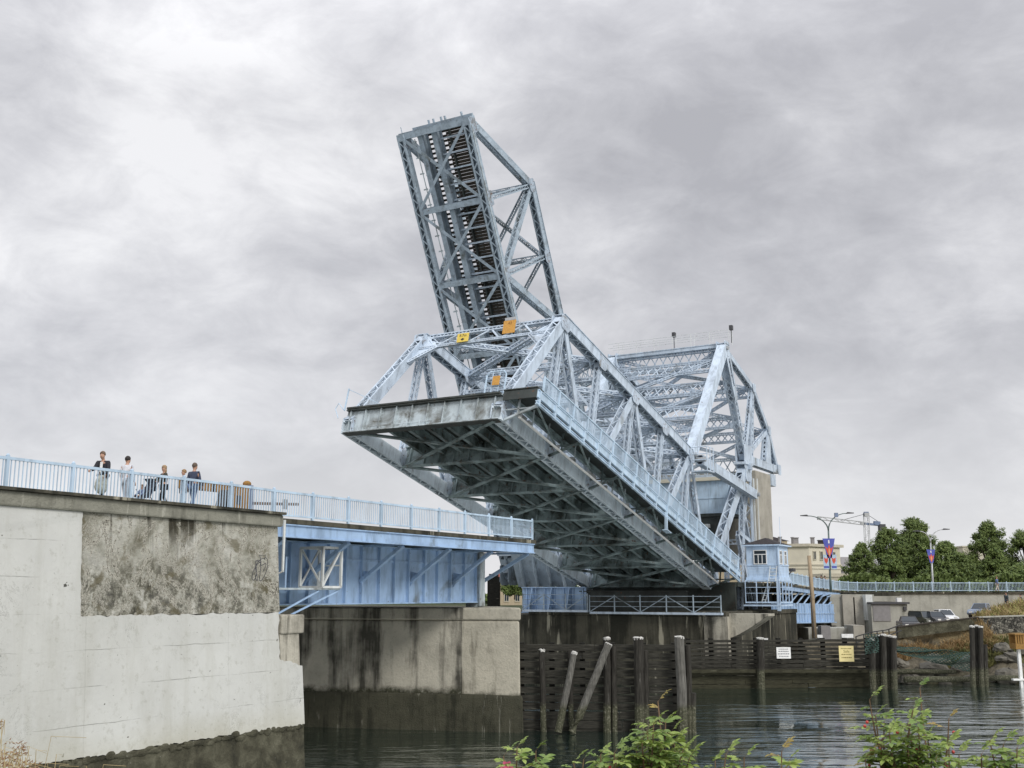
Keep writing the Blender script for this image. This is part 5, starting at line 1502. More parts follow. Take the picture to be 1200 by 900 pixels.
# ------------------------------------------------------------------ buildings
def face_frame(c, ang):
    e = V((math.cos(ang), math.sin(ang), 0)); return e
def building(nm, lab, corner, e1, L1_, e2, L2_, h, mat, wins=(), roof=None, cornice=None, base=None):
    """block with its near corner at `corner`; faces run along e1 (leftwards) and e2 (rightwards)"""
    t = wthing(nm, lab, 'building', tuple(corner))
    c = V(corner); a = c+e1*L1_; b = c+e2*L2_; d = a+e2*L2_; up = V((0, 0, h))
    mb = MB(); mb.hexa([c, b, d, a, c+up, b+up, d+up, a+up]); mb.build('wall', mat, t)
    n1 = V((e1.y, -e1.x, 0)); n1 = n1 if n1.y < 0 else -n1
    n2 = V((e2.y, -e2.x, 0)); n2 = n2 if n2.y < 0 else -n2
    for (fc, u, z, w, hh, *arch) in wins:
        e, nn, L = (e1, n1, L1_) if fc == 1 else (e2, n2, L2_)
        p0 = c+e*(u*L)+V((0, 0, z))
        mb = MB(); mb.prism([p0+nn*.02, p0+e*w+nn*.02, p0+e*w+nn*.02+V((0, 0, hh)), p0+nn*.02+V((0, 0, hh))], nn*.04); g = mb.build('window', M['glass'], t)
        mb = MB()
        for q0, q1 in ((p0-e*.08, p0-e*.08+V((0, 0, hh))), (p0+e*(w+.08), p0+e*(w+.08)+V((0, 0, hh)))): mb.beam(q0+nn*.06, q1+nn*.06, .12, .14, e)
        for z_ in (-.08, hh+.06): mb.beam(p0+V((0, 0, z_))-e*.16+nn*.06, p0+e*(w+.16)+V((0, 0, z_))+nn*.06, .14, .16, (0, 0, 1))
        mb.beam(p0+e*w*.5+nn*.07, p0+e*w*.5+nn*.07+V((0, 0, hh)), .07, .06, e)
        mb.build('frame', M['trim'], g)
    if cornice:
        for z, dz, pr_ in cornice:
            mb = MB(); q = pr_
            P = [c+(-e1-e2)*q, b+(e2-e1)*q, d+(e1+e2)*q, a+(e1-e2)*q]
            mb.hexa([p_+V((0, 0, z)) for p_ in P]+[p_+V((0, 0, z+dz)) for p_ in P]); mb.build('cornice', M['trim'], t)
    if roof:
        rm, rh, ov_ = roof; mb = MB(); q = ov_
        P = [c+(-e1-e2)*q, b+(e2-e1)*q, d+(e1+e2)*q, a+(e1-e2)*q]; nn = len(mb.v)
        r0 = (P[0]+P[3])/2+up+V((0, 0, rh)); r1 = (P[1]+P[2])/2+up+V((0, 0, rh))
        mb.v += [tuple(p_+up) for p_ in P]+[tuple(r0), tuple(r1)]
        for f in ((0, 1, 5, 4), (1, 2, 5), (2, 3, 4, 5), (3, 0, 4), (3, 2, 1, 0)): mb.f.append(tuple(nn+i for i in f)); mb.m.append(0)
        mb.build('roof', rm, t)
    return t
YB = 190
c0 = at(951, 700, YB); hB = (at(951, 638, YB)-c0).z
e1 = V((-.92, .39, 0)); e2 = V((.80, .60, 0))
wins = [(1, .62, hB-2.6, .55, 1.4), (1, .5, hB-2.6, .55, 1.4), (1, .40, .9, .7, 2.4), (1, .52, .9, .7, 2.4), (1, .68, .9, .9, 2.6),
        (2, .12, hB-2.5, .6, 1.3), (2, .34, hB-2.5, .6, 1.3), (2, .55, hB-2.5, .6, 1.3), (2, .75, hB-2.5, .6, 1.3), (2, .12, .8, .8, 2.4), (2, .36, .8, .8, 2.4), (2, .6, .8, .8, 2.4)]
bd = building('corner_building', 'cream two storey corner building with moulded cornice and rooftop chimneys right of the cabin', c0, e1, 8.0, e2, 8.6, hB, M['cream'], wins, None, [(hB-.35, .5, .45), (hB-3.6, .3, .15), (hB-4.2, .15, .1)])
for f1_, f2_, w_, hh in ((.15, .35, .5, 1.6), (.55, .3, .25, 1.7), (.35, .1, .9, 1.5), (.05, .55, 1.8, 1.0), (.75, .2, .4, 1.8)):
    mb = MB(); p_ = c0+e1*8*f1_+e2*8.6*f2_; mb.box((p_.x-w_/2, p_.y-.4, hB+c0.z-.1), (p_.x+w_/2, p_.y+.4, hB+c0.z+hh*.75)); mb.box((p_.x-w_/2-.08, p_.y-.5, hB+c0.z+hh*.75), (p_.x+w_/2+.08, p_.y+.5, hB+c0.z+hh*.75+.15)); mb.build('chimney', M['pgrey'] if w_ < 1 else M['roof'], bd)
mb = MB(); p_ = c0+e1*5.6+V((0, 0, hB-2.4))+V((-.2, -.35, 0)); mb.sphere(p_, .62, .8, .25, 1.3); mb.build('wall_medallion', M['gate_wood'], bd)
c0 = at(880, 700, 205); building('back_building', 'dark brown roofed building half hidden behind the control cabin roof', c0, V((-1, .1, 0)), 6, V((.99, .1, 0)), 7.5, (at(880, 634, 205)-c0).z, M['sand'], (), (M['roof'], .9, .3))
c0 = at(985, 700, 215); building('gabled_house', 'grey clad house with steep gable left of the big trees', c0, V((-.3, .95, 0)), 5, V((.99, -.1, 0)), 8, (at(985, 668, 215)-c0).z, M['pgrey'], (), (M['pgrey'], 2.6, .1))
c0 = at(966, 700, 160); building('low_building', 'long low white building behind the railing next to the dark lamp', c0, V((0, 1, 0)), 6, V((1, .05, 0)), 8.2, (at(966, 672, 160)-c0).z, M['trim'], [(2, .25, 1.7, 1.6, .7), (2, .55, 1.7, 1.6, .7)], None, [(2.9, .15, .1)])
c0 = at(586, 712, 205); building('red_roofed_house', 'sand coloured house with red tiled roof seen through the gap left of the road leaf', c0, V((-.95, .3, 0)), 1.2, V((.9, .43, 0)), 9, (at(586, 684, 205)-c0).z, M['sand'], [(2, .1, 1.2, .8, 1.4), (2, .35, 1.2, .8, 1.4)], (M['redroof'], 2.2, .4))
mb = MB(); wbox(mb, 571, 586, 676, 716, 118, 3); t = wthing('dark_shed', 'dark timber shed just behind the end of the west approach girder', 'shed', tuple(at(578, 716, 118))); mb.build('wall', M['creosote'], t)
mb = MB(); wbox(mb, 573, 584, 672.5, 675.9, 118.5, 2); mb.build('roof', M['roof'], t)
for x0, x1, y0, lab in ((1133, 1160, 640, 'far pale building with flat roof between the two groups of trees'), (1128, 1150, 655, 'second far pale building lower between the trees')):
    c0 = at(x0, 705, 330); building('far_building', lab, c0, V((0, 1, 0)), 6, V((1, 0, 0)), (x1-x0)*.26, (at(x0, y0, 330)-c0).z, M['trim'], [(2, .2, 9, 1, 1.2), (2, .5, 9, 1, 1.2)], None, [((at(x0, y0, 330)-c0).z-.3, .4, .2)])

# ------------------------------------------------------------------ trees
def leafmat(name, c, c2):
    n = NT(name)
    oi = n.n.new('ShaderNodeObjectInfo')
    col = n.ramp(n.noise(.55, 4, .6), [(.3, c), (.7, c2)])
    fine = n.noise(5, 2, .6)
    col = n.mix(n.mask(fine, .5, .75), col, sc_(c2, 1.35))
    n.b.inputs['Subsurface Weight'].default_value = 0
    n.b.inputs['Transmission Weight'].default_value = 0
    return n.done(col, .6, 0, .25)
M['leafA'] = leafmat('tree_leaf_dark', (.072, .108, .030), (.135, .178, .052))
M['leafB'] = leafmat('tree_leaf_mid', (.088, .135, .036), (.155, .205, .058))
M['leafC'] = leafmat('tree_leaf_bright', (.085, .125, .032), (.15, .19, .055))
M['leafD'] = leafmat('tree_leaf_deep', (.042, .070, .022), (.075, .112, .036))
M['bark'] = timber('bark', (.07, .055, .04), (3, 3, .5))
def tree(nm, lab, base, H, W, mat, seed, leaf=.30, nl=5200, squash=1., group='trees behind the east railing', low=.05):
    nl = int(nl*2.4)
    rr = random.Random(seed); b = V(base)
    t = wthing(nm, lab, 'tree', tuple(b), group)
    clumps = []; NC = 92
    for i in range(NC):
        f = rr.uniform(low, 1) ** .9
        prof = math.sin(min(1, (1.03-f)*1.5)*math.pi/2)**.85 * (.7+.3*min(1, f/.3))
        rad = W/2*prof*math.sqrt(rr.uniform(.12, 1))*(1.18 if rr.random() < .2 else .95); a = rr.uniform(0, 2*math.pi)
        clumps.append((b+V((rad*math.cos(a), rad*math.sin(a)*.8, H*f*.94)), rr.uniform(.07, .17)*W*(1-.45*f)))
    mb = MB(); mb.tube([b-V((0, 0, .5)), b+V((.1, 0, H*.35)), b+V((0, .1, H*.82))], [.03*H, .022*H, .006*H], 8); mb.build('trunk', M['bark'], t)
    mb = MB()
    for c, r in clumps[::2]:
        z0 = b+V((0, 0, max(.15*H, (c.z-b.z)*.55))); m_ = z0.lerp(c, .5)+V((0, 0, -.03*H)); mb.tube([z0, m_, c], [.010*H, .007*H, .003*H], 5)
    mb.build('limbs', M['bark'], t)
    mb = MB(); per = nl//len(clumps)
    for c, r in clumps:
        for j in range(per):
            d = V((rr.gauss(0, 1), rr.gauss(0, 1), rr.gauss(0, .8))); d.normalize(); q = c+d*r*(rr.uniform(.35, 1.12))
            nv = (d+V((rr.gauss(0, .5), rr.gauss(0, .5), rr.gauss(0, .4)+.35))).normalized()
            x = nv.orthogonal().normalized(); x.rotate(Matrix.Rotation(rr.uniform(0, 6.3), 3, nv)); y = nv.cross(x)
            s = leaf*rr.uniform(.55, 1.6)
            mb.quad(q-x*s*.5, q+y*s*.3, q+x*s*.55, q-y*s*.3)
    for j in range(nl//7):     # sprigs that break the outline
        c, r = rr.choice(clumps); d = V((rr.gauss(0, 1), rr.gauss(0, .6), abs(rr.gauss(0, 1)))).normalized()
        for k in range(4):
            q = c+d*r*(1.0+.19*k)+V((rr.gauss(0, .1), rr.gauss(0, .1), rr.gauss(0, .1)))*leaf; s = leaf*.8
            x = V((rr.gauss(0, 1), rr.gauss(0, 1), rr.gauss(0, 1))).normalized(); y = x.orthogonal().normalized()
            mb.quad(q-x*s*.5, q+y*s*.3, q+x*s*.5, q-y*s*.3)
    fm = [0 if rr.random() < .55 else (1 if rr.random() < .6 else 2) for _ in mb.f]; mb.m = fm
    mb.build('crown', [mat, M['leafC'], M['leafD']] , t)
def tp(x0, x1, ytop, Y, lab, mat, seed, **kw):
    b = at((x0+x1)/2, 690, Y); b.z = -.6; top = at((x0+x1)/2, ytop, Y)
    tree('leafy_tree', lab, b, top.z-b.z, abs(at(x1, 690, Y).x-at(x0, 690, Y).x), mat, seed, **kw)
tp(992, 1034, 636, 150, 'small loose leaved tree nearest to the dark street lamp', M['leafA'], 1, nl=3600)
tp(1016, 1074, 617, 158, 'broad dark green tree left of the pale street lamp', M['leafA'], 2, nl=6800)
tp(1046, 1106, 605, 162, 'tallest dark green tree directly behind the pale street lamp', M['leafA'], 3, nl=7600)
tp(1084, 1138, 634, 152, 'round mid green tree right of the pale street lamp', M['leafB'], 4, nl=5600)
tp(1030, 1062, 650, 147, 'low bright green tree at the foot of the broad dark tree', M['leafB'], 5, nl=3000)
tp(1134, 1192, 609, 165, 'tall dark tree with ragged top near the right edge', M['leafA'], 6, nl=7600)
tp(1172, 1240, 622, 160, 'wide dark tree cut by the right edge of the picture', M['leafA'], 7, nl=6600)
tp(1120, 1152, 655, 156, 'small mid green tree in the dip between the tall trees', M['leafB'], 8, nl=3000)
tp(1168, 1230, 663, 140, 'low yellowish green bushy tree behind the railing at the right edge', M['leafB'], 9, nl=3600)
tp(1070, 1104, 626, 156, 'mid green tree squeezed behind the foot of the pale street lamp', M['leafB'], 11, nl=4200)
tp(1104, 1150, 648, 150, 'low spreading tree filling the dip right of the pale street lamp', M['leafA'], 12, nl=4200)
tp(1150, 1186, 634, 155, 'leafy tree at the left shoulder of the widest right hand tree', M['leafB'], 13, nl=4200)
tp(588, 618, 672, 190, 'yellow green tree in the gap beside the red roofed house', M['leafB'], 10, nl=2400)

# dry grass and shrubs on the far bank
def grassmat(name, a, b):
    n = NT(name); return n.done(n.ramp(n.noise(.7, 5), [(.3, a), (.7, b)]), .9, 0, .15)
M['dry'] = grassmat('dry_grass_blades', (.25, .185, .085), (.42, .33, .17)); M['dryred'] = grassmat('rusty_dry_grass', (.22, .13, .06), (.34, .25, .12))
M['olive'] = grassmat('olive_scrub', (.07, .08, .03), (.17, .16, .06)); M['lime'] = grassmat('lime_weeds', (.20, .22, .07), (.34, .33, .12))
def scrub(nm, lab, n_, fn, hgt, mat, seed, wd=.07):
    rr = random.Random(seed); mb = MB()
    for i in range(n_):
        p_ = fn(rr)
        if p_ is None: continue
        h_ = hgt*rr.uniform(.5, 1.2); a = rr.uniform(0, 6.3); d = V((math.cos(a), math.sin(a), 0)); ln = V((rr.gauss(0, .3), rr.gauss(0, .3), 1)).normalized()
        q = p_+ln*h_*.6; r_ = p_+ln*h_+V((rr.gauss(0, .25), rr.gauss(0, .25), -.1))*h_
        mb.quad(p_-d*wd/2, p_+d*wd/2, q+d*wd*.35, q-d*wd*.35); mb.quad(q-d*wd*.35, q+d*wd*.35, r_+d*.005, r_-d*.005)
    return tag(mb.build(nm, mat, base=(0, 0, 0)), lab, None, None, 'stuff')
def on_far(x0, x1, y0, y1):
    def f(rr):
        X = rr.uniform(x0, x1); Y = rr.uniform(y0, y1); return V((X, Y, land_far(X, Y)-.05))
    return f
scrub('dry_grass', 'rusty dry grass below the parking lot wall', 3600, on_far(32, 43, 97, 99.8), .8, M['dryred'], 1)
scrub('dry_grass', 'olive scrub hanging down the rocky bank', 2200, on_far(36, 44, 95, 98.5), .7, M['olive'], 2, .12)
def rim(rr):
    f = rr.random(); return at(1056, 735.5, 100.4).lerp(at(1148, 724.5, 100.5), f)+V((0, rr.uniform(0, .6), -.15))
scrub('dry_grass', 'pale dry grass along the top edge of the lot', 900, rim, .32, M['dry'], 3)
def hedge_pt(rr):
    x = rr.uniform(985, 1240); p_ = at(x, 690, 139+rr.uniform(-1.5, 1.5)); p_.z = rr.uniform(-1.2, 1.7+.5*math.sin(x*.07)); return p_
scrub('undergrowth', 'dense green undergrowth below the trees behind the far railing', 9000, hedge_pt, .7, M['leafA'], 31, .4)
def mound(rr):
    X = rr.uniform(44.5, 62); Y = rr.uniform(100.6, 107); f = min(1, (X-44.5)/5)
    return V((X, Y, land_far(X, 103)+(Y-100.6)/6*1.1*f*(1 if Y < 106 else .8)-.05))
n = NT('dry_mound_soil'); M['moundsoil'] = n.done(n.ramp(n.noise(1.5, 5), [(.3, (.16, .12, .06)), (.7, (.28, .22, .11))]), .95)
mb = grid(frange(44.5, 64, 1.2), frange(100.6, 107.8, .9), lambda X, Y: land_far(X, 103)+max(0, min(Y-100.6, 106-.0))/6*1.1*min(1, (X-44.5)/5)*(1 if Y < 106.5 else 0)-.1)
tag(mb.build('grass_mound', M['moundsoil'], base=(0, 0, 0)), 'dry grassy mound above the stone wall', kind='structure')
scrub('dry_grass', 'tall dry straw grass on the mound above the stone wall', 6500, mound, .85, M['dry'], 4, .08)
scrub('weeds', 'lime green weeds among the straw on the mound', 1500, mound, .95, M['lime'], 5, .1)
scrub('dry_grass', 'olive scrub tufts at the foot of the stone wall', 900, on_far(47, 62, 96.5, 98.8), .7, M['olive'], 6, .12)
# shore rocks
rr = random.Random(21); n = NT('shore_rock'); n.bump(n.noise(3, 6, .7), .1, .9)
zr_ = n.xyz()[2]
M['rock'] = n.done(n.mix(n.mask(zr_, -6.2, -6.9), n.ramp(n.noise(1.4, 6), [(.3, (.05, .048, .04)), (.7, (.2, .185, .15))]), (.03, .03, .02)), .9)
for i in range(46):
    X = rr.uniform(31, 62); Y = rr.uniform(91.3, 97.5); z = land_far(X, Y); s = rr.uniform(.35, 1.15)
    mb = MB(); mb.sphere((X, Y, z+s*.1), s, rr.uniform(.8, 1.5), rr.uniform(.7, 1.2), rr.uniform(.5, .9), 9, 7)
    mb.v = [(x+rr.gauss(0, .09)*s, y+rr.gauss(0, .09)*s, zz_+rr.gauss(0, .09)*s) for x, y, zz_ in mb.v]
    o = mb.build('shore_rock', M['rock'], base=(X, Y, z)); tag(o, 'grey brown boulder among the rocks of the far bank', 'rock', 'boulders on the far bank')

# ------------------------------------------------------------------ cars
def car(lab, pos, yaw, col, kind='sedan', cat='car', L=4.4, W=1.75, Hh=1.42):
    t = thing('parked_car', lab, cat, pos, Matrix.Rotation(yaw, 3, 'Z'), group='cars in the parking lot')
    pm = flat('car_paint', col, .28, .05); pm.node_tree.nodes['Principled BSDF'].inputs['Coat Weight'].default_value = .5
    if kind == 'sedan': body = [(-L/2, .35), (-L/2+.05, .78), (-L*.33, .86), (L*.2, .88), (L*.44, .72), (L/2, .55), (L/2, .3)]; top = [(-L*.36, .86), (-L*.24, Hh), (L*.06, Hh), (L*.22, .87)]
    elif kind == 'van': body = [(-L/2, .35), (-L/2, .95), (L*.28, .98), (L*.46, .86), (L/2, .55), (L/2, .3)]; top = [(-L*.49, .95), (-L*.46, Hh), (L*.14, Hh), (L*.3, .97)]
    else: body = [(-L/2, .45), (-L/2, .95), (-L*.08, .95), (L*.22, .97), (L*.46, .88), (L/2, .6), (L/2, .4)]; top = [(-L*.08, .95), (-L*.06, Hh), (L*.13, Hh), (L*.24, .96)]
    def loft(prof, wb, wt):
        mb = MB(); z0, z1 = min(z for _, z in prof), max(z for _, z in prof)
        P = []
        for s in (-1, 1):
            P.append([(x, s*(wb+(wt-wb)*((z-z0)/(z1-z0+1e-6))**1.3), z) for x, z in prof])
        n0 = len(mb.v); k = len(prof); mb.v += P[0]+P[1]
        mb.f.append(tuple(range(n0, n0+k))); mb.f.append(tuple(range(n0+k, n0+2*k))[::-1]); mb.m += [0, 0]
        for i in range(k):
            j = (i+1) % k; mb.f.append((n0+i, n0+k+i, n0+k+j, n0+j)); mb.m.append(0)
        return mb
    bevel(loft(body, W/2, W/2-.06).build('body', pm, t), .06, 2)
    bevel(loft(top, W/2-.08, W/2-.28).build('cabin_glass', M['glass'], t), .04, 2)
    mb = MB(); (xa, za), (xb, zb) = top[1], top[2]; mb.box((xa-.02, -W/2+.26, za-.05), (xb+.02, W/2-.26, za+.03))
    for (x0, z0), (x1, z1) in ((top[0], top[1]), (top[3], top[2])):
        for s in (-1, 1): mb.beam((x0, s*(W/2-.09), z0), (x1, s*(W/2-.27), z1), .07, .07)
    bevel(mb.build('roof', pm, t), .02)
    for x in (-L*.3, L*.31):
        for s in (-1, 1):
            mb = MB(); mb.tube([(x, s*(W/2-.2), .32), (x, s*(W/2+.01), .32)], .32, 14); wh = mb.build('wheel', M['black'], t)
            mb = MB(); mb.tube([(x, s*(W/2-.1), .32), (x, s*(W/2+.02), .32)], .19, 10); mb.build('rim', M['galv'], wh)
    for s in (-1, 1):
        mb = MB(); mb.box((L/2-.14, s*(W/2-.42)-.16, .56), (L/2+.01, s*(W/2-.42)+.16, .70)); mb.build('headlight', M['white'], t)
        mb = MB(); mb.box((-L/2-.01, s*(W/2-.3)-.12, .66), (-L/2+.1, s*(W/2-.3)+.12, .80)); mb.build('tail_light', M['red'], t)
    mb = MB(); mb.box((L/2-.08, -W/2+.1, .36), (L/2+.05, W/2-.1, .5)); mb.build('bumper', M['dgrey'], t)
    mb = MB(); mb.box((-L/2-.05, -W/2+.1, .38), (-L/2+.08, W/2-.1, .52)); mb.build('bumper', M['dgrey'], t)
def carat(x, Y):
    a, f, h = ray(x, 715); X = a/f*Y; return V((X, Y, land_far(X, Y)))
car('dark low pickup nearest the ramp fence in the parking lot', carat(1063, 112), R(-100), (.03, .03, .035), 'pickup', 'pickup truck', 4.2)
car('dark olive pickup with rounded cab parked left of the white car', carat(1082, 118), R(-80), (.045, .05, .03), 'van', 'pickup truck', 4.0, 1.8, 1.6)
car('black sedan parked between the olive pickup and the white car', carat(1095, 117), R(-86), (.015, .015, .018), 'sedan', L=4)
car('white sedan facing the harbour in the parking lot', carat(1106, 121), R(-92), (.75, .76, .78), 'sedan')
car('blue grey pickup parked on the slope beside the dry grass', carat(1151, 117), R(228), (.20, .25, .34), 'pickup', 'pickup truck', 4.4, 1.75, 1.5)
car('white car parked beyond the catwalk under the blue girder', at(638, 718, 124), R(160), (.8, .8, .8), 'van', L=4.4)
car('second white car parked further right beyond the catwalk', at(668, 718, 126), R(170), (.8, .8, .8), 'sedan', L=4.4)

# ------------------------------------------------------------------ people
def skin_obj(name, verts, edges, radii, root, mat, parent, sub=1, smooth=True):
    me = bpy.data.meshes.new('tmp'); me.from_pydata([tuple(v) for v in verts], edges, []); me.update()
    o = bpy.data.objects.new('tmp', me); COL.objects.link(o)
    md = o.modifiers.new('s', 'SKIN'); md.use_smooth_shade = smooth
    sv = me.skin_vertices[0].data
    for i, r_ in enumerate(radii):
        sv[i].radius = r_ if isinstance(r_, tuple) else (r_, r_); sv[i].use_root = (i == root)
    sd = o.modifiers.new('d', 'SUBSURF'); sd.levels = sub; sd.render_levels = sub
    dg = bpy.context.evaluated_depsgraph_get(); dg.update()
    m2 = bpy.data.meshes.new_from_object(o.evaluated_get(dg)); m2.name = name
    bpy.data.objects.remove(o); bpy.data.meshes.remove(me)
    m2.materials.clear(); m2.materials.append(mat)
    m2.polygons.foreach_set('use_smooth', [True]*len(m2.polygons))
    n_ = bpy.data.objects.new(name, m2); COL.objects.link(n_)
    if parent: n_.parent = parent
    BASE[n_.name] = V((0, 0, 0))
    return n_
SKIN = flat('skin', (.50, .29, .2), .6, .06)
def hair_mat(c): return flat('hair', c, .7, .25, 12)
def person(lab, pos, yaw, H=1.75, top=(.03, .03, .03), legs=(.05, .06, .09), hair=(.05, .03, .02), shoe=(.02, .02, .02), stride=.35, armL=(.1, .2), armR=(-.1, .2), lean=0., head=0., coat=1.0, longhair=False, female=False, shirt=None, group=None, sit=False):
    """facing +x locally; arms: (swing forward, elbow bend) in radians"""
    t = thing('person', lab, 'person', pos, Matrix.Rotation(yaw, 3, 'Z'), group=group)
    k = H/1.75; sh = .175 if female else .2; hw = .095
    if sit: hipz = .38
    else: hipz = .92*math.cos(stride*.5)**.5
    Vt, Ed, Ra, nm = [], [], [], {}
    def add(n_, p_, r_, par=None):
        nm[n_] = len(Vt); Vt.append(V(p_)*k); Ra.append(r_*k if not isinstance(r_, tuple) else tuple(x*k for x in r_))
        if par: Ed.append((nm[par], nm[n_]))
    lx = math.sin(lean); lz = math.cos(lean)
    def up(z, dx=0): return (lx*z+dx, 0, hipz+lz*z)
    add('pelvis', up(0), (.13, .105)); add('waist', up(.18), (.12, .095), 'pelvis'); add('chest', up(.38), (.15, .11), 'waist'); add('neck0', up(.52), (.065, .06), 'chest')
    add('neck1', up(.585, .01), .052, 'neck0'); hx = .02+head
    add('chin', up(.64, hx+.012), (.068, .075), 'neck1'); add('face', up(.72, hx+.008), (.088, .088), 'chin'); add('crown', up(.79, hx), (.076, .076), 'face')
    add('nose', up(.695, hx+.108), .014, 'face')
    for s, sd in ((1, 'L'), (-1, 'R')):
        p_ = V(up(.71, hx)); add('ear'+sd, p_+V((-.005, s*.084, 0)), .018, 'face')
    for s, sd, arm in ((1, 'L', armL), (-1, 'R', armR)):
        S = V(up(.47)); S.y = s*sh; add('sh'+sd, S, .062, 'chest')
        a, b = arm; d1 = V((math.sin(a), s*.12, -math.cos(a))).normalized(); E = S+d1*.29; add('el'+sd, E, .045, 'sh'+sd)
        d2 = V((math.sin(a+b), s*.03, -math.cos(a+b))).normalized(); Wr = E+d2*.25; add('wr'+sd, Wr, .029, 'el'+sd)
        Pm = Wr+d2*.085; add('pa'+sd, Pm, (.026, .036), 'wr'+sd)
        for j, (o_, ln) in enumerate(((-.027, .07), (-.009, .085), (.009, .08), (.027, .062))):
            f0 = Pm+d2*.01+V((d2.z, 0, -d2.x))*o_; f1 = f0+d2*ln*.6+V((.008, -s*.008, 0)); f2 = f1+d2*ln*.4+V((.012, -s*.018, 0))
            add('f%d%s' % (j, sd), f0, .0105, 'pa'+sd); add('g%d%s' % (j, sd), f1, .009, 'f%d%s' % (j, sd)); add('h%d%s' % (j, sd), f2, .008, 'g%d%s' % (j, sd))
        th = Wr+d2*.03+V((d2.z, 0, -d2.x))*.035; add('t0'+sd, th, .012, 'pa'+sd); add('t1'+sd, th+d2*.05+V((d2.z, 0, -d2.x))*.02, .009, 't0'+sd)
        st_ = stride*s
        Hp = V((0, s*hw, hipz-.03)); add('hip'+sd, Hp, (.088, .095), 'pelvis')
        if sit: K = Hp+V((.3, 0, .02)); A = K+V((.12, 0, -.28))
        else:
            K = Hp+V((math.sin(st_*.75), 0, -math.cos(st_*.75)))*.43; K.x += .03
            A = K+V((math.sin(st_*.75-.12-(0.25 if s < 0 else 0)*abs(stride)), 0, -1)).normalized()*.42
            A.z = max(.075, A.z)
        add('kn'+sd, K, .056, 'hip'+sd); add('an'+sd, A, .04, 'kn'+sd)
        add('he'+sd, A+V((-.03, 0, -.035)), .036, 'an'+sd); add('to'+sd, A+V((.15, 0, -.05)), (.03, .04), 'he'+sd)
    skin_obj('body', Vt, Ed, Ra, 0, SKIN, t, 1)
    def cloth(name, keys, grow, mat, root, extra=None, sub=1):
        idx = [nm[q] for q in keys]; mp = {a: i for i, a in enumerate(idx)}
        vs = [Vt[a].copy() for a in idx]; es = [(mp[a], mp[b]) for a, b in Ed if a in mp and b in mp]; rs = []
        for q, a in zip(keys, idx):
            g = grow*k; r_ = Ra[a]; rs.append((r_[0]+g, r_[1]+g) if isinstance(r_, tuple) else (r_+g, r_+g))
        if extra: extra(vs, rs, mp)
        return skin_obj(name, vs, es, rs, mp[nm[root]], mat, t, sub)
    tm = flat('clothing_top', top, .85, .2, 6); lm = flat('clothing_legs', legs, .9, .2, 6)
    def shape_top(vs, rs, mp):
        for q in ('wrL', 'wrR'):
            i = mp[nm[q]]; rs[i] = (.042*k, .042*k)
        i = mp[nm['pelvis']]; vs[i] = vs[i]-V((0, 0, .12*k*coat)); rs[i] = (.165*k, .125*k)
    cloth('jacket', ['pelvis', 'waist', 'chest', 'neck0', 'shL', 'elL', 'wrL', 'shR', 'elR', 'wrR'], .022, tm, 'pelvis', shape_top)
    if shirt:
        c_ = V(up(.33))*k; mb = MB(); mb.prism([(c_.x+.118*k, -.05*k, c_.z+.15*k), (c_.x+.118*k, .05*k, c_.z+.15*k), (c_.x+.15*k, .045*k, c_.z-.2*k), (c_.x+.15*k, -.045*k, c_.z-.2*k)], (.012, 0, 0)); mb.build('shirt_front', flat('shirt', shirt, .85), t)
    def shape_leg(vs, rs, mp):
        for sd in 'LR': rs[mp[nm['an'+sd]]] = (.062*k, .062*k)
    cloth('trousers', ['pelvis', 'hipL', 'knL', 'anL', 'hipR', 'knR', 'anR'], .018, lm, 'pelvis', shape_leg)
    sm = flat('shoe_leather', shoe, .5)
    for sd in 'LR':
        a, b = Vt[nm['he'+sd]], Vt[nm['to'+sd]]
        skin_obj('shoe', [a+V((-.02, 0, 0))*k, a.lerp(b, .55)+V((0, 0, .005)), b+V((.03, 0, -.002))*k], [(0, 1), (1, 2)], [(.042*k, .05*k), (.043*k, .045*k), (.033*k, .036*k)], 0, sm, t, 1)
    hm = hair_mat(hair); c_ = Vt[nm['face']]
    mb = MB(); nu, nv = 14, 10; o_ = c_+V((-.014, 0, .035))*k
    for i in range(nv+1):
        th = math.pi*i/nv*.74
        for j in range(nu):
            ph = 2*math.pi*j/nu; front = math.cos(ph)
            th2 = th*(1-.42*max(0, front)-.06) if not longhair else th*(1-.4*max(0, front))
            r_ = 1+random.uniform(-.03, .04)
            mb.v.append(tuple(o_+V((.108*math.sin(th2)*math.cos(ph), .096*math.sin(th2)*math.sin(ph), .108*math.cos(th2)))*k*r_))
    for i in range(nv):
        for j in range(nu):
            a = i*nu+j; b = i*nu+(j+1) % nu; mb.f.append((a, a+nu, b+nu, b)); mb.m.append(0)
    if longhair: mb.sphere(c_+V((-.055, 0, -.10))*k, .1*k, .62, .98, 1.5, 10, 8)
    mb.build('hair', hm, t, smooth=True)
    mb = MB()
    for s in (-1, 1): mb.sphere(c_+V((.083, s*.032, .0))*k, .011*k, nu=6, nv=4)
    mb.build('eyes', M['black'], t)
    return t
def walk_pt(x, w):
    """spot on the approach walkway seen at photo column x, w metres left of the bridge datum"""
    a, f, h = ray(x, 590); r = a/f; Y = w/(SA-CA*r); s = Y*(SA*r+CA)
    return Bw(s, w, 3.02 if s < 32.7 else 2.985), s
def bridge_yaw(d=0): return math.pi/2-AZ+d
zl = 3.125
P_ = lambda x, w: walk_pt(x, w)[0]
PGp = 'people walking along the west approach'
person('grey haired man in a black jacket over a white shirt carrying a pale bag', P_(118.5, 30.5), bridge_yaw(-2.75), 1.74, (.022, .022, .028), (.03, .032, .04), (.13, .085, .055), stride=.3, armL=(.25, .5), armR=(.55, .75), lean=.10, head=.04, shirt=(.72, .72, .70), group=PGp)
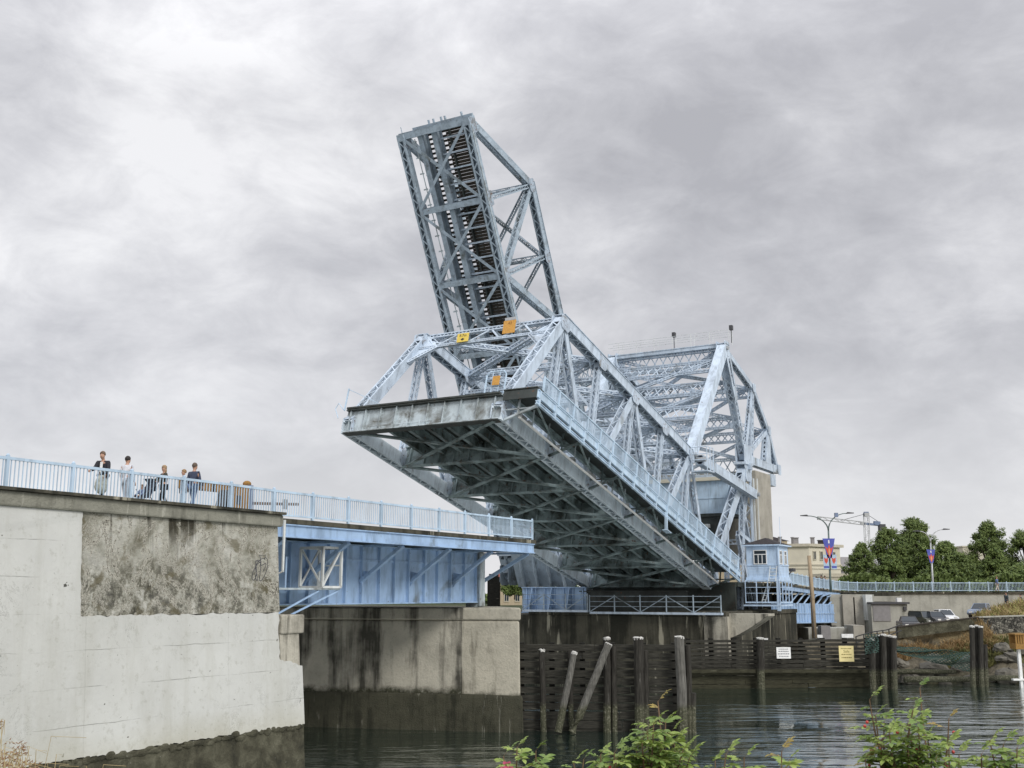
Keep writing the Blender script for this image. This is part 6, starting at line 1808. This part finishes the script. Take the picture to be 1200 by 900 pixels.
person('dark haired person in a white shirt and pale trousers', P_(146, 30.8), bridge_yaw(.2), 1.74, (.66, .66, .70), (.46, .48, .52), (.022, .016, .014), stride=.22, armL=(.05, .2), armR=(.1, .35), group=PGp)
person('blond long haired woman in a dark jacket pushing the stroller', P_(190.5, 30.7), bridge_yaw(2.9), 1.58, (.035, .035, .025), (.02, .02, .024), (.30, .20, .11), stride=.4, armL=(.75, .35), armR=(.8, .3), longhair=True, female=True, group=PGp)
person('light brown haired woman in a dark top beside the man in the blue jacket', P_(214, 31.0), bridge_yaw(2.6), 1.56, (.025, .025, .028), (.03, .03, .035), (.26, .16, .075), stride=.2, female=True, group=PGp)
person('man in a dark blue jacket and jeans walking at the right of the group', P_(225.5, 30.5), bridge_yaw(.1), 1.78, (.05, .06, .10), (.11, .17, .30), (.10, .07, .05), stride=.3, armL=(-.1, .2), armR=(.2, .4), group=PGp)
# pale bag hanging from the first man's hand
bpnt = P_(117.2, 30.35)
bg_ = thing('carrier_bag', 'bulging pale cloth bag held low by the man in the black jacket', 'bag', bpnt+V((0, 0, .42)))
mb = MB(); mb.sphere((0, 0, .18), .24, .9, .6, 1.35, 12, 9)
rr = random.Random(2); mb.v = [(x+rr.gauss(0, .015), y+rr.gauss(0, .015), z+rr.gauss(0, .015)) for x, y, z in mb.v]
mb.build('bag_body', flat('pale_cloth', (.50, .52, .46), .9, .25, 9), bg_, smooth=True)
mb = MB(); mb.tube([(-.12, 0, .42), (-.06, 0, .62), (.02, 0, .70), (.08, 0, .6), (.12, 0, .42)], .015); mb.build('handle', M['white'], bg_)
# stroller with a child
stp, ss = walk_pt(166, 30.6)
so = thing('stroller', 'folding stroller with dark seat and long handle pushed by the blond woman', 'stroller', stp, Matrix.Rotation(bridge_yaw(math.pi), 3, 'Z'))
mb = MB()
for s in (-.22, .22):
    mb.tube([(-.62, s, 1.02), (-.3, s, .72), (.45, s, .12)], .018); mb.tube([(-.42, s, .1), (.1, s, .62)], .016); mb.tube([(-.62, s, 1.02), (-.72, s, 1.06)], .022)
mb.tube([(-.3, -.22, .5), (-.3, .22, .5)], .014); mb.tube([(.3, -.22, .24), (.3, .22, .24)], .014)
mb.build('frame', M['dgrey'], so)
mb = MB(); mb.beam((.22, 0, .36), (-.18, 0, .34), .4, .05, (0, 1, 0)); mb.beam((-.18, 0, .34), (-.36, 0, .84), .4, .05, (0, 1, 0)); mb.build('seat', flat('stroller_fabric', (.03, .035, .06), .9), so)
mb = MB()
for i in range(7):
    a0 = R(100+i*14); a1 = R(100+(i+1)*14)
    mb.quad((-.12+.34*math.cos(a0), -.23, .68+.34*math.sin(a0)), (-.12+.34*math.cos(a0), .23, .68+.34*math.sin(a0)), (-.12+.34*math.cos(a1), .23, .68+.34*math.sin(a1)), (-.12+.34*math.cos(a1), -.23, .68+.34*math.sin(a1)))
mb.build('canopy', flat('stroller_canopy', (.05, .06, .10), .9), so)
for x in (-.42, .45):
    for s in (-.24, .24):
        mb = MB(); mb.tube([(x, s-.02, .1), (x, s+.02, .1)], .1, 12); mb.build('wheel', M['black'], so)
person('small child in pale blue clothes sitting in the stroller', stp+V((.0, 0, .12))+Matrix.Rotation(bridge_yaw(math.pi), 3, 'Z') @ V((.02, 0, 0)), bridge_yaw(math.pi), .95, (.20, .26, .42), (.30, .34, .46), (.16, .10, .06), sit=True, armL=(.6, .5), armR=(.6, .5))
# far figures
e_ = at(1169, 693, 129.2)
person('tiny far figure in blue behind the railing near the right edge', e_, R(0), 1.7, (.12, .18, .35), (.55, .5, .45), (.2, .12, .07))
for x, hh, cl_ in ((952, 1.7, (.03, .03, .035)), (957.5, 1.62, (.05, .04, .04)), (963.5, 1.75, (.02, .02, .025)), (967.5, 1.7, (.12, .05, .05))):
    e2_ = at(x, 692, 125); e2_.z = .25
    person('tiny dark clad pedestrian in the group behind the curved railing by the dark lamp', e2_, R(170), hh, cl_, (.03, .03, .04), (.03, .02, .015), group='pedestrians behind the curved railing')
person('dark clad figure at the top of the dry grass mound', at(1180.5, 714, 108.5), R(200), 1.65, (.05, .07, .08), (.05, .06, .1), (.03, .02, .02))
person('dark figure cut by the right edge above the dry mound', at(1197.5, 716, 108.5), R(170), 1.65, (.04, .05, .06), (.05, .06, .1), (.02, .02, .02))

# ------------------------------------------------------------------ barrier gate on the approach
gp, gs = walk_pt(276, 32.3)
gs0 = gs
gt = bthing('barrier_gate', 'ochre wooden traffic barrier gate with striped arm behind the railing', 'barrier gate', (gs0, 32.3, 2.985))
mb = MB(); mb.box((gs0-.5, 32.0, 2.985), (gs0+.45, 32.7, 4.42)); bevel(mb.build('cabinet', M['gate_wood'], gt), .02)
mb = MB(); mb.box((gs0-.25, 31.96, 3.6), (gs0+.0, 31.998, 3.95)); mb.build('panel', M['dgrey'], gt)
mb = MB(); mb.box((gs0+.47, 32.05, 2.985), (gs0+.75, 32.6, 4.45)); mb.build('post', M['craneblue'], gt)
mb = MB(); mb.sphere((gs0+.62, 32.3, 4.52), .17, 1.1, 1, .8); mb.build('lamp', M['gate_wood'], gt)
mb = MB(); mb.beam((gs0-3.2, 32.2, 4.18), (gs0+.3, 32.2, 4.2), .1, .34, (0, 1, 0)); arm = mb.build('arm', M['gate_wood'], gt)
for i in range(3):
    mb = MB(); mb.box((gs0-2.9+i*.7, 32.13, 4.02), (gs0-2.72+i*.7, 32.148, 4.34)); mb.build('black_stripe', M['black'], arm)
mb = MB(); mb.beam((gs0+.7, 32.4, 3.72), (gs0+4.0, 32.4, 3.9), .07, .12, (0, 1, 0)); a2 = mb.build('arm', flat('arm_brown', (.16, .10, .06)), gt)
mb = MB(); mb.box((gs0+2.9, 32.3, 3.62), (gs0+3.2, 32.34, 4.05)); mb.build('plate', M['galv'], a2)
sx, ssx = walk_pt(259.5, 32.0)
t = bthing('folding_stand', 'narrow dark folding stand beside the barrier gate', 'stand', (ssx, 32, 2.985)); mb = MB(); mb.beam((ssx-.18, 32, 2.985), (ssx+.1, 32, 4.1), .5, .06, (0, 1, 0)); mb.beam((ssx+.3, 32, 2.985), (ssx+.1, 32, 4.1), .5, .06, (0, 1, 0)); mb.build('panels', M['dgrey'], t)

# ------------------------------------------------------------------ foreground plants
def roseleaf(name, a, b, c):
    n = NT(name)
    col = n.ramp(n.noise(16, 3, .6), [(.25, a), (.5, b), (.78, c)])
    n.b.inputs['Subsurface Weight'].default_value = 0
    tr = n.n.new('ShaderNodeBsdfTranslucent'); mixn = n.n.new('ShaderNodeMixShader'); mixn.inputs[0].default_value = .28
    n.l.new(col, tr.inputs[0]); outn = n.n['Material Output']
    n.l.new(n.b.outputs[0], mixn.inputs[1]); n.l.new(tr.outputs[0], mixn.inputs[2]); n.l.new(mixn.outputs[0], outn.inputs[0])
    return n.done(col, .45, 0, .4)
M['rose'] = roseleaf('rose_leaflet', (.16, .23, .045), (.28, .37, .085), (.42, .50, .16))
M['rose2'] = roseleaf('rose_leaflet_deep', (.09, .16, .035), (.17, .26, .06), (.29, .38, .11))
M['rosey'] = roseleaf('rose_leaflet_tip', (.28, .17, .05), (.38, .29, .08), (.42, .38, .12))
M['twig'] = flat('rose_twig', (.16, .10, .055), .8, .3, 30)
M['hip'] = flat('rose_hip', (.45, .05, .04), .4); M['petal'] = flat('rose_petal', (.62, .12, .22), .6, .15, 20)
def leaflet(mb, p, d, nrm, L, W, mi):
    d = d.normalized(); sd = d.cross(nrm).normalized(); nv = sd.cross(d)
    n0 = len(mb.v); row = []
    for f, w in ((0, .12), (.22, .75), (.45, 1.), (.7, .8), (.9, .35)):
        c_ = p+d*L*f - nv*L*.18*f*f
        row.append((c_-sd*W*w*.5+nv*W*.16*w, c_, c_+sd*W*w*.5+nv*W*.16*w))
    tip = p+d*L-nv*L*.2
    for r_ in row: mb.v += [tuple(q) for q in r_]
    mb.v.append(tuple(tip)); k = len(row)
    for i in range(k-1):
        a = n0+i*3
        mb.f += [(a, a+1, a+4, a+3), (a+1, a+2, a+5, a+4)]; mb.m += [mi, mi]
    a = n0+(k-1)*3; mb.f += [(a, a+1, n0+k*3), (a+1, a+2, n0+k*3)]; mb.m += [mi, mi]
def pinnate(mbl, mbs, p, d, L, rr, size, mi):
    """compound leaf of seven or nine leaflets on an arching stalk"""
    d = d.normalized(); sd = d.cross(V((0, 0, 1)))
    if sd.length < .1: sd = V((1, 0, 0))
    sd.normalize(); nrm = sd.cross(d)
    if nrm.z < 0: nrm = -nrm
    pts = [p+d*L*f-V((0, 0, 1))*L*.12*f*f for f in (0, .35, .7, 1)]
    mbs.tube(pts, size*.028, 4)
    for j, f in enumerate((.34, .55, .76, .92)):
        c_ = p+d*L*f-V((0, 0, 1))*L*.12*f*f
        for s in (-1, 1):
            dd = (d*.55+sd*s*1.0+V((rr.gauss(0, .15), rr.gauss(0, .15), rr.gauss(0, .12)))).normalized()
            leaflet(mbl, c_, dd, (nrm+V((rr.gauss(0, .25), rr.gauss(0, .25), 0))).normalized(), size*rr.uniform(.8, 1.1), size*.52, mi if rr.random() > .18 else (1 if mi == 0 else mi))
    leaflet(mbl, pts[-1], d-V((0, 0, .3)), nrm, size*1.05, size*.58, mi)
def rose(lab, shoots, Y, seed, hips=0, flowers=()):
    """shoots: (x, ytop, n leaves, mode) in photo pixels at distance Y"""
    rr = random.Random(seed); x0 = sum(s[0] for s in shoots)/len(shoots)
    g = at(x0, 930, Y); root = V((g.x, Y, land_near(g.x, Y)))
    t = wthing('rose_bush', lab, 'shrub', tuple(root), 'rose bushes on the near bank')
    mbl, mbs, mbh, mbp = MB(), MB(), MB(), MB()
    for (x, yt, nlv, tipc) in shoots:
        top = at(x, yt, Y+rr.uniform(-.25, .25)); b = root+V((rr.uniform(-.1, .1)+(top.x-root.x)*.5, rr.uniform(-.1, .1), 0))
        mid = b.lerp(top, .55)+V((rr.uniform(-.05, .05), rr.uniform(-.05, .05), 0))
        mbs.tube([b, mid, b.lerp(top, .85)+V((rr.gauss(0, .012), 0, 0)), top], [.010, .007, .005, .003], 5)
        nlv = int(nlv*3.3)
        for i in range(nlv):
            f = 1-(i/max(1, nlv))*.66; p_ = mid.lerp(top, max(0, (f-.4)/.6)) if f > .4 else b.lerp(mid, f/.4)
            a = i*2.4+rr.uniform(-.5, .5); el = rr.uniform(-.1, .45) if i else .9
            d = V((math.cos(a)*math.cos(el), math.sin(a)*math.cos(el), math.sin(el)))
            sz = rr.uniform(.038, .060)*(.72 if i < 2 else 1)
            pinnate(mbl, mbs, p_, d, sz*2.2, rr, sz, 2 if (tipc and i < 2) else (0 if rr.random() < .7 else 1))
    for i in range(hips):
        x, yt, *_ = rr.choice(shoots); p_ = at(x+rr.uniform(-16, 16), yt+rr.uniform(12, 60), Y); mbh = MB(); mbh.sphere(p_, .010, nu=8, nv=6); mbh.build('rose_hip', M['hip'], t, smooth=True)
    for (x, y) in flowers:
        p_ = at(x, y, Y-.1)
        for j in range(6):
            a = j*1.05; d = V((math.cos(a), -.3, math.sin(a))); leaflet(mbp, p_, d, V((0, -1, 0)), .035, .035, 0)
    mbs.build('stems', M['twig'], t); mbl.build('leaves', [M['rose'], M['rose2'], M['rosey']], t, smooth=True)
    if mbp.v: mbp.build('petals', M['petal'], t, smooth=True)
rose('low rose bush with a pink bloom at the bottom left of the near fender', [(606, 876, 7, 0), (628, 880, 6, 0), (590, 886, 4, 0)], 6.2, 1, 0, [(594, 899)])
rose('tallest rose bush with a reddish leaf tip in front of the near fender', [(771, 822, 4, 1), (766, 848, 9, 0), (780, 846, 8, 0), (752, 866, 9, 0), (790, 870, 9, 0), (808, 888, 6, 0), (738, 882, 8, 0), (774, 880, 9, 0), (762, 890, 8, 0), (758, 856, 7, 0), (786, 858, 7, 0), (800, 880, 7, 0), (745, 876, 7, 0), (722, 890, 6, 0)], 6.4, 2, 0)
rose('low spreading rose bush left of the tallest one with dark red stems', [(704, 884, 7, 0), (684, 890, 5, 0), (720, 882, 7, 0), (672, 894, 4, 0)], 6.3, 3, 6)
rose('short rose shoots between the tallest bush and the right hand bush', [(851, 884, 6, 0), (872, 888, 6, 0), (838, 892, 5, 0), (916, 880, 5, 1), (925, 890, 5, 0)], 6.1, 4, 0)
rose('big open rose bush with red hips right of the middle', [(1019, 820, 4, 0), (1026, 838, 6, 0), (1036, 846, 6, 0), (1042, 858, 8, 0), (1070, 832, 7, 0), (1076, 848, 9, 0), (1058, 872, 9, 0), (1030, 880, 9, 1), (1082, 872, 8, 0), (1098, 884, 7, 0), (1014, 890, 6, 1), (1048, 892, 8, 0), (1064, 846, 7, 0), (1086, 860, 7, 0), (1034, 864, 7, 0), (1070, 888, 8, 0)], 6.6, 5, 16)
rose('single tall rose sprig standing above the big open bush', [(1078, 806, 3, 0)], 6.9, 6)
rose('thin rose shoot with reddish tip beside the big open bush', [(1112, 842, 3, 1), (1112, 872, 4, 0), (1124, 884, 5, 0)], 6.5, 7, 4)
rose('rose bush at the bottom right corner', [(1160, 868, 7, 0), (1176, 872, 7, 0), (1192, 876, 7, 0), (1150, 884, 5, 0), (1204, 882, 6, 0), (1184, 892, 6, 0)], 6.2, 8, 0)

M['straw'] = grassmat('straw_stalk', (.36, .28, .14), (.55, .45, .26)); M['seed'] = grassmat('seed_head', (.22, .13, .08), (.36, .24, .15))
def stalks(lab, n_, xr, yr, Y, seed, droop=.5, heads=True):
    rr = random.Random(seed); mb = MB()
    for i in range(n_):
        x = rr.uniform(*xr); yt = rr.uniform(*yr); Yy = Y+rr.uniform(-.5, .5)
        top = at(x, yt, Yy); bx_ = at(x+rr.uniform(-30, 20), 930, Yy); b = V((bx_.x, Yy+rr.uniform(-.15, .15), land_near(bx_.x, Yy)))
        c_ = b.lerp(top, .6)+V((0, 0, .12*(top-b).length)); e = top+V((rr.uniform(-.1, .22), 0, -rr.uniform(.0, .12)*droop))
        mb.tube([b, b.lerp(c_, .6), c_, top, e], [.0035, .003, .0025, .002, .0012], 4, 0, False)
        if heads and rr.random() < .45:
            for k in range(10):
                f = k/10; q = top.lerp(e, f)+V((rr.gauss(0, .008), rr.gauss(0, .008), rr.gauss(0, .006))); mb.tube([q, q+V((rr.uniform(-.01, .03), 0, rr.uniform(-.01, .022)))], [.004, .001], 4, 1)
    tag(mb.build('dry_grass', [M['straw'], M['seed']], base=(0, 0, 0)), lab, kind='stuff')
stalks('dry straw grass with seed heads in the bottom left corner', 110, (-60, 36), (874, 908), 7.5, 1)
stalks('few long straw stalks rising in front of the abutment', 7, (40, 125), (862, 898), 7.2, 2, .1, False)
stalks('tall drooping seed stalks at the left edge', 9, (-25, 10), (842, 872), 7.2, 3, .9)
# far wooded shore glimpsed under the bridge
def far_wood(rr):
    X = rr.uniform(-190, 14); Y = 235+rr.uniform(-6, 6)
    return V((X, Y, -2.2+rr.uniform(0, 1)*(4.5+2.2*math.sin(X*.16)+1.5*math.sin(X*.45+1))))
scrub('far_wood', 'far wooded shore seen low under the bridge', 9000, far_wood, 1.1, M['leafA'], 41, .9)
